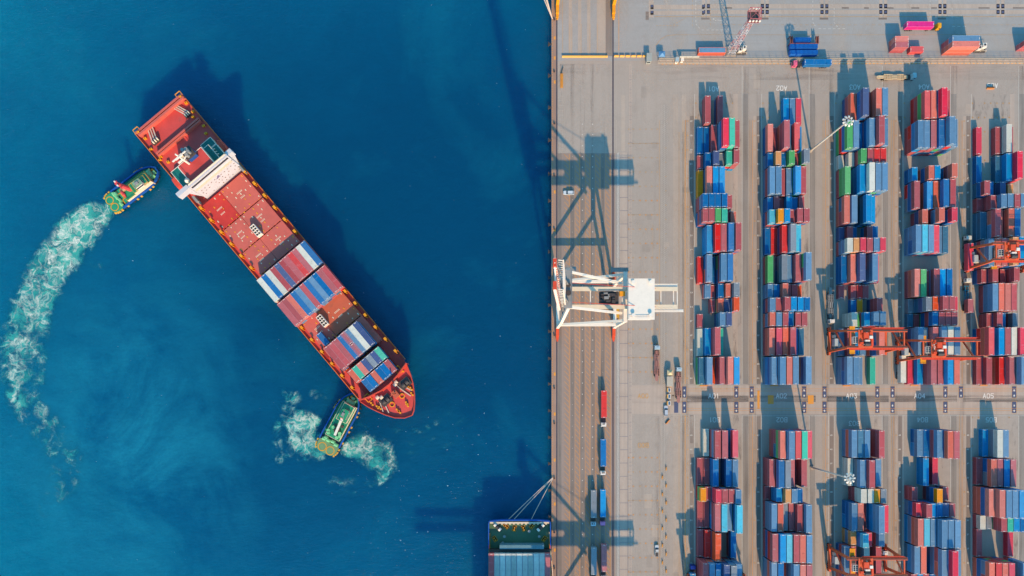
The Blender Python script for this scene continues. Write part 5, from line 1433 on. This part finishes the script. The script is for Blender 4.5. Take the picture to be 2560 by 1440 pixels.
def lattice_tower():
    root = thing('lattice_tower', 'red and white steel lattice light tower with a square top platform', 'tower', (*W(1827,129),0), 0)
    z = 27.5; mb = MB(); s0, s1 = 1.5, .85
    cor = lambda s, h: [(-s,-s,h),(s,-s,h),(s,s,h),(-s,s,h)]
    lv = 14
    for i in range(lv):
        a = cor(s0+(s1-s0)*i/lv, z*i/lv); b_ = cor(s0+(s1-s0)*(i+1)/lv, z*(i+1)/lv); m = (i//2) % 2
        for k in range(4):
            mb.bar(a[k], b_[k], .2, .2, m); mb.bar(a[k], b_[(k+1)%4], .12, .12, m); mb.bar(b_[k], b_[(k+1)%4], .12, .12, m)
    mb.build('mast', [P('lattice_grey', (200,208,222), dirt=.1), P('lattice_red', (196,150,158), dirt=.1)], root)
    mb = MB(); s = 2.3
    mb.box(-s,s,-s,s,z,z+.1,1)
    for h in (z+.1, z+1.2, z+3.2):
        c = cor(s, h)
        for k in range(4): mb.bar(c[k], c[(k+1)%4], .18, .18, 0)
    for k in range(4):
        a = cor(s, z+.1)[k]; mb.bar(a, (a[0],a[1],z+3.2), .16, .16, 0); b_ = cor(s, z+3.2)[(k+1)%4]; mb.bar(a, b_, .12, .12, 0)
    mb.bar((-s,-s,z+3.2),(s,s,z+3.2),.12); mb.bar((s,-s,z+3.2),(-s,s,z+3.2),.12)
    pf = mb.build('platform', [P('platform_rust', (188,110,118), dirt=.2), M_machine], root)
    for k in range(8):
        a, b_ = (-2.0+(k%4)*1.33, -s-.3 if k < 4 else s+.3); mb = MB(); mb.box(a-.35,a+.35,b_-.25,b_+.25,z+1.6,z+2.3); mb.build('floodlight', M_white, pf)
    mb = MB(); mb.box(-2.2,2.2,-2.2,2.2,0,.6); mb.build('base', M_slab, root)
lattice_tower()

# ------------------------------------------------------------------ north edge: boxes, sheds, barriers, fence
def loose(px, py, z, L, col, label, rz=math.pi/2, h=2.57):
    c = W(px, py); return container(L, h, col, (c[0], c[1], z), rz, label, 'loose containers by the north fence')
o = loose(1776.6, 132.4, 0, 12.19, 'O', 'orange red long container with slate blue roof beside the lattice tower')
mb = MB(); mb.box(-1.06, 1.06, -5.9, 5.9, 2.525, 2.565); mb.build('roof_panel', CM['S'][0], o)
loose(2238, 112, 0, 6.06, 'K', 'lower salmon short container, rear of the pair left of the red one')
loose(2238, 126, 0, 6.06, 'M', 'lower maroon short container, front of the pair left of the red one')
loose(2238, 112, 2.6, 6.06, 'K', 'upper salmon short container, rear one left of the bright red container'); loose(2238, 125.9, 2.6, 6.06, 'M', 'upper maroon short container, front one left of the bright red container')
loose(2284, 130, 0, 6.06, 'R', 'bright red short container standing alone by the north fence')
for i, (yy, ch) in enumerate(((118,'S'),(132,'K'))):
    for t in range(3): loose(2386 if L else 0, yy, 2.6*t, 12.19, ch if t == 2 else ('M' if i == 0 else 'K'), f"{['bottom','middle','top'][t]} {PAL[ch if t == 2 else ('M' if i == 0 else 'K')][1]} long container in the {'rear' if i == 0 else 'front'} stack by generator")
loose(2572, 122, 0, 12.19, 'M', 'lower maroon container cut by the top right edge'); loose(2572, 122, 2.6, 12.19, 'M', 'upper maroon container cut by the top right edge')
def tank(px, py, L, label):
    root = thing('tipper_body', label, 'skip', (*W(px, py), 0), 0, 'blue tipper bodies by the fence')
    m = P('tipper_blue', (20,100,195), dirt=.15, rough=.4); hl = L/2
    sec = [(-1.25,.5),(1.25,.5),(1.35,1.4),(.8,2.5),(-.8,2.5),(-1.35,1.4)]
    v = []; f = []; 
    for x, s in ((-hl,.9),(-hl+.6,1),(hl-.6,1),(hl,.9)): v += [(x, y*s, z) for y, z in sec]
    for k in range(3):
        for i in range(6): j = (i+1) % 6; f.append((k*6+i, k*6+j, k*6+6+j, k*6+6+i))
    f += [tuple(range(6))[::-1], tuple(range(18,24))]
    mb = MB(); mb.add(v, f); bd = mb.build('body', m, root)
    mb = MB()
    for k in range(7): x = -hl+.5+k*(L-1)/6; mb.box(x-.08, x+.08, -.85, .85, 2.5, 2.62)
    for s in (-1,1): mb.box(-hl, hl, s*.8-.07, s*.8+.07, 2.5, 2.64)
    mb.build('rib', m, bd)
    mb = MB(); mb.box(-hl+.3, hl-.3, -.5, .5, .1, .5); mb.build('skid', M_machine, root)
    mb = MB()
    for s in (-1, 1): mb.bar((hl-.2, s*1.0, .6), (hl+.1, s*1.6, 2.7), .14)
    mb.build('arm', M_cream, root)
tank(2004, 137, 12.4, 'blue tipper body nearest the fence'); tank(2004, 122, 12.4, 'blue tipper body in the middle of the three'); tank(2001, 106, 7.2, 'shorter blue tipper body at the rear inside the brown frame')
root = thing('steel_frame', 'brown open steel frame round the rear blue tipper body', 'frame', (*W(2004,107),0), 0); mb = MB()
for sx in (-6.3, 6.3):
    for y in (-1.6, 1.6): mb.bar((sx,y,0),(sx,y,2.8),.3); 
    mb.bar((sx,-1.6,2.8),(sx,1.6,2.8),.35)
    mb.bar((sx*.85,-1.6,2.8),(sx*.85,1.6,2.8),.35); mb.box(min(sx,sx*.83),max(sx,sx*.83),-1.5,1.5,2.2,2.4)
mb.bar((-6.3,-1.7,2.8),(6.3,-1.7,2.8),.2); mb.build('end_frame', P('brown_steel', (140,80,70), dirt=.2), root)
def generator(px, py, label, s=1.0):
    root = thing('generator_set', label, 'generator', (*W(px, py), 0), 0, 'white machines by the north fence'); mb = MB(); mb.box(-2.6*s,2.6*s,-1.8*s,1.8*s,.1,.5); mb.build('base', M_machine, root)
    mb = MB(); mb.box(-1.9*s,-.2*s,-1.3*s,.4*s,.5,2.4); mb.box(.1*s,1.8*s,-.6*s,1.3*s,.5,2.7); bd = mb.build('housing', M_white, root)
    mb = MB(); mb.box(-1.6*s,-.6*s,-1.0*s,.1*s,2.4,2.5); mb.cyl((.9*s,.4*s,2.7),(.9*s,.4*s,2.95),.45*s,12); mb.build('fan_grille', M_machine, bd)
    mb = MB()
    for y in (-1.7, 1.7): mb.bar((-2.5*s,y*s,1.6),(2.5*s,y*s,1.6),.14)
    for x in (-2.5, 0, 2.5):
        for y in (-1.7, 1.7): mb.bar((x*s,y*s,.5),(x*s,y*s,1.6),.12)
    mb.build('guard_frame', M_cream, root)
generator(2447, 122, 'white generator set right of the tall container stack by fence'); generator(1852, 128, 'white generator set right of the lattice tower foot', .9)
# guard huts
def hut(px, py, w, d, h, mt, label, roof=None):
    root = thing('guard_hut', label, 'hut', (*W(px, py), 0), 0); mb = MB(); mb.box(-w/2,w/2,-d/2,d/2,0,h); wl_ = mb.build('wall', mt, root)
    mb = MB(); mb.box(-w/2-.2,w/2+.2,-d/2-.2,d/2+.2,h,h+.18); mb.build('roof', roof or mt, root)
    mb = MB(); mb.box(-w/2+.3,w/2-.3,-d/2-.03,-d/2+.02,1.1,2.0); mb.build('window', M_glass, wl_)
    mb = MB(); mb.box(w/2-.02,w/2+.04,-.5,.4,.05,2.1); mb.build('door', M_grysteel, wl_)
hut(1620, 151, 2.0, 3.4, 2.8, P('hut_grey', (168,178,178), dirt=.15), 'grey guard hut at the end of the yellow barriers')
hut(1690, 155, 1.1, 1.6, 2.4, M_white, 'small white booth at the fence gate, left one', P('booth_roof', (175,200,215)))
hut(1703, 154, 1.0, 1.2, 2.2, M_white, 'small white booth at the fence gate, right one')
def canopy(px, py, w, d, mt, label):
    root = thing('canopy_tent', label, 'tent', (*W(px, py), 0), 0); mb = MB(); z0, z1 = 2.3, 3.4; a, b_ = w/2, d/2
    mb.add([(-a,-b_,z0),(a,-b_,z0),(a,b_,z0),(-a,b_,z0),(0,0,z1),(-a,-b_,z0-.25),(a,-b_,z0-.25),(a,b_,z0-.25),(-a,b_,z0-.25)], [(0,1,4),(1,2,4),(2,3,4),(3,0,4),(5,6,1,0),(6,7,2,1),(7,8,3,2),(8,5,0,3)]); mb.build('roof', mt, root)
    for x in (-a+.1,a-.1):
        for y in (-b_+.1,b_-.1): mb = MB(); mb.cyl((x,y,0),(x,y,z0),.06,8); mb.build('pole', M_grysteel, root)
canopy(1652, 141.5, 2.9, 2.6, P('canopy_blue', (90,150,205), dirt=.1), 'small blue canopy tent behind the long fence')
canopy(1672, 932, 2.6, 2.6, P('canopy_tan', (226,208,168), dirt=.15), 'small tan pyramid tent beside the empty chassis truck')
root = thing('site_trailer', 'pale roofed site trailer standing below the tan tent', 'trailer', (*W(1671.5,954),0), 0)
mb = MB(); mb.box(-1.25,1.25,-2.2,2.2,.5,2.7); bd = mb.build('body', P('trailer_grey', (178,174,165), dirt=.15), root)
mb = MB(); mb.box(-1.35,1.35,-2.3,2.3,2.7,2.8); mb.build('roof', P('trailer_roof', (192,188,178), dirt=.2), bd); mb = MB(); mb.box(-1.2,1.2,-2.5,-2.31,.6,1.2); mb.build('rear_board', M_yellow, bd)
for s in (-1,1): wheel(root, 0, s*1.1, WHS, .33)
for i, yy in enumerate((975,991,1008)):
    root = thing('light_tower_cart', f"{['upper','middle','lower'][i]} of three small yellow and white carts below the site trailer", 'cart', (*W(1670,yy),0), 0, 'small carts in a row')
    mb = MB(); mb.box(-.75,.75,-.9,.9,.45,1.4); bd = mb.build('body', P('cart_yellow', (225,170,70), dirt=.1), root)
    mb = MB(); mb.box(-.35,.85,-.95,.95,1.4,1.5); mb.build('frame', M_white, bd); mb = MB(); mb.box(-.15,.65,-.7,.7,1.5,1.56); mb.build('solar_panel', P('panel_blue', (70,110,150), dirt=0, rough=.2), bd)
    mb = MB(); mb.bar((0,-.9,.5),(0,-1.7,.4),.12); mb.build('drawbar', M_grysteel, root)
    for s in (-1,1): wheel(root, 0, s*.7, WHS, .33)
# barriers
def jersey_mesh(L):
    mb = MB(); sec = [(-.42,0),(.42,0),(.34,.25),(.14,.45),(.11,1.0),(-.11,1.0),(-.14,.45),(-.34,.25)]; n = len(sec); v = []; f = []
    for x in (-L/2, L/2): v += [(x, y, z) for y, z in sec]
    for i in range(n): j = (i+1) % n; f.append((i, j, n+j, n+i))
    f += [tuple(range(n))[::-1], tuple(range(n,2*n))]; mb.add(v, f)
    return mb.mesh('concrete_barrier', P('barrier_yellow', (232,180,90), dirt=.4, scale=2))
JM = jersey_mesh(1.02); JB = jersey_mesh(2.1)
def barrier(me, px, py, rz, label, grp):
    o = bpy.data.objects.new('concrete_barrier', me); COL.objects.link(o); o.location = (*W(px, py), 0); o.rotation_euler = (0,0,rz); tag(o, label, 'barrier', grp)
for i in range(19): barrier(JM, 1408+i*6.0, 142, 0, 'small yellow concrete barrier in the close row between the two crane rails', 'close row of barriers between the rails')
for i in range(6): barrier(JB, 1541+i*14.2, 141, 0, f'{ORD[i]} yellow concrete barrier right of the landside crane rail', 'spaced barriers right of the rail')
for i, (x, y) in enumerate(((1404,206),)): 
    o = bpy.data.objects.new('gangway_ramp', MB().mesh('x', M_yellow)); bpy.data.objects.remove(o)
    root = thing('access_ladder', 'long yellow access ladder lying on the upper quay apron', 'ladder', (*W(1404,203),0), 0); mb = MB()
    for s in (-.45,.45): mb.box(s-.1,s+.1,-3.2,3.2,.3,.6)
    for k in range(14): mb.box(-.4,.4,-3.1+k*.47,-2.9+k*.47,.35,.5)
    mb.build('rungs', M_yellow, root); mb = MB(); mb.bar((-.2,3.3,.4),(.6,6.2,.5),.3); mb.build('handle', M_machine, root)
for i in range(13):
    y = 1172+i*21.3; x = 1655.5 if i % 2 else 1665
    if y > 1440: break
    root = thing('safety_barrier', 'small orange and dark barrier post along the white ladder strip', 'barrier', (*W(x, y),0), 0, 'barrier posts along the ladder strip'); mb = MB(); mb.box(-.17,.17,-.7,.7,.05,.6); mb.build('board', M_yellow, root); mb = MB(); mb.box(-.22,.22,.75,1.05,.0,.7); mb.build('stand', M_machine, root)
for i, (x, y, nm) in enumerate(((1759,964,'A01'),(1935,964,'A02'),(2116,964,'A03'),(2285,963,'A04'),(2458,963,'A05'),(2475,222,None))):
    root = thing('wheel_stop', f'yellow striped stop bar at the foot of block {nm}' if nm else 'yellow striped stop bar lying beside the upside down A05 lettering', 'barrier', (*W(x,y),0), 0, 'stop bars by the blocks'); mb = MB(); mb.box(-1.7,1.7,-.28,.28,0,.45); mb.build('bar', P('stop_orange', (235,160,90), dirt=.2), root); mb = MB(); mb.box(-1.5,1.5,.28,.5,.0,1.0); mb.build('back_board', M_black, root)
root = thing('wheel_stop', 'slanted black and yellow bar below the silver car', 'barrier', (*W(1669.5,1055),0), R(50)); mb = MB(); mb.box(-1.2,1.2,-.25,.25,0,.35); mb.build('bar', P('stop_orange', (235,160,90)), root); mb = MB(); mb.box(-1.2,1.2,.25,.6,0,.5); mb.build('back_board', M_black, root)
mb = MB(); mb.box(-2,2,-1,1,0,.4)
root = thing('spreader_frame', 'yellow container spreader resting on the ground under the white crane', 'spreader', (*W(1541,783),0), 0); mb = MB()
for s in (-1,1): mb.box(s*1.0-.2,s*1.0+.2,-4.2,4.2,.2,.8); mb.box(-1.2,1.2,s*4.1-.2,s*4.1+.2,.2,.9)
mb.box(-1,1,-2,2,.5,.9); mb.build('frame', P('spreader_yellow', (215,165,50), dirt=.3), root)
# long fence along the north boundary
def fence():
    x0 = W(1645,150)[0]; x1 = W(2700,150)[0]; y = W(0,152)[1]
    root = thing('boundary_fence', 'long wire fence with slanted struts on a low wall dividing the two terminals', 'fence', ((x0+x1)/2, y, 0), 0); hl = (x1-x0)/2
    mb = MB(); mb.box(-hl, hl, -.25, .25, 0, .5); mb.build('low_wall', M_pink, root)
    mb = MB(); n = int(2*hl/3)
    for k in range(n):
        x = -hl+k*3; mb.bar((x,0,.5),(x,0,2.6),.09); mb.bar((x,0,2.0),(x+1.0,-1.5,.1),.09)
    mb.build('strut', M_grysteel, root)
    mb = MB()
    for z in (.9,1.5,2.1,2.6): mb.bar((-hl,0,z),(hl,0,z),.06)
    mb.box(-hl, hl, -1.1, -.9, .05, .25); mb.build('wire', M_cream, root)
    mb = MB(); mb.box(-hl, hl, .9, 1.3, .02, .22); mb.build('kerb', M_pink, root)
fence()
root = thing('notice_board', 'long pale board lying along the left end of the fence', 'board', (*W(1720,149),0), 0); mb = MB(); mb.box(-4.4,4.4,-.35,.35,2.4,2.6)
for k in range(2): mb.box(-1.5+k*3-.05,-1.5+k*3+.05,-.36,.36,2.6,2.62,1)
mb.build('roof', [M_cream, M_grysteel], root); mb = MB()
for x in (-4,0,4): mb.cyl((x,0,0),(x,0,2.4),.07,8)
mb.build('post', M_grysteel, root)
# fenders along the quay wall
fm = MB(); fm.box(-1.3,-.5,-.5,.5,-2.2,-1.4); fm.box(-1.5,-1.25,-.75,.75,-2.6,-1.0); fm.cyl((-.5,0,-1.8),(.6,0,-1.8),.35,10)
FM = fm.mesh('quay_fender', M_machine)
ys = [107,186,266,348,433,500,560,628,693,762,828,896,960,1027,1094,1160,1227,1293,1360,1425]
for y in ys:
    o = bpy.data.objects.new('quay_fender', FM); COL.objects.link(o); o.location = (QX, W(0,y)[1], 0.6); tag(o, 'dark rubber fender bracket on the quay wall beside the water', 'fender', 'fenders along the quay wall')
bm_ = MB(); bm_.cyl((0,0,0),(0,0,.5),.28,12); bm_.cyl((0,0,.5),(0,0,.7),.42,12); BM = bm_.mesh('quay_bollard', M_machine)
for y in (50,180,310,440,573,706,838,970,1058,1195,1330,1420):
    o = bpy.data.objects.new('quay_bollard', BM); COL.objects.link(o); o.location = (*W(1385.5,y), 0); tag(o, 'dark mooring bollard on the quay edge', 'bollard', 'bollards along the quay edge')
stuff(stack_mb.build('stacked_containers', mats_all))
bpy.data.objects['stacked_containers']['label'] = 'remaining lower and smaller containers of the stacks'
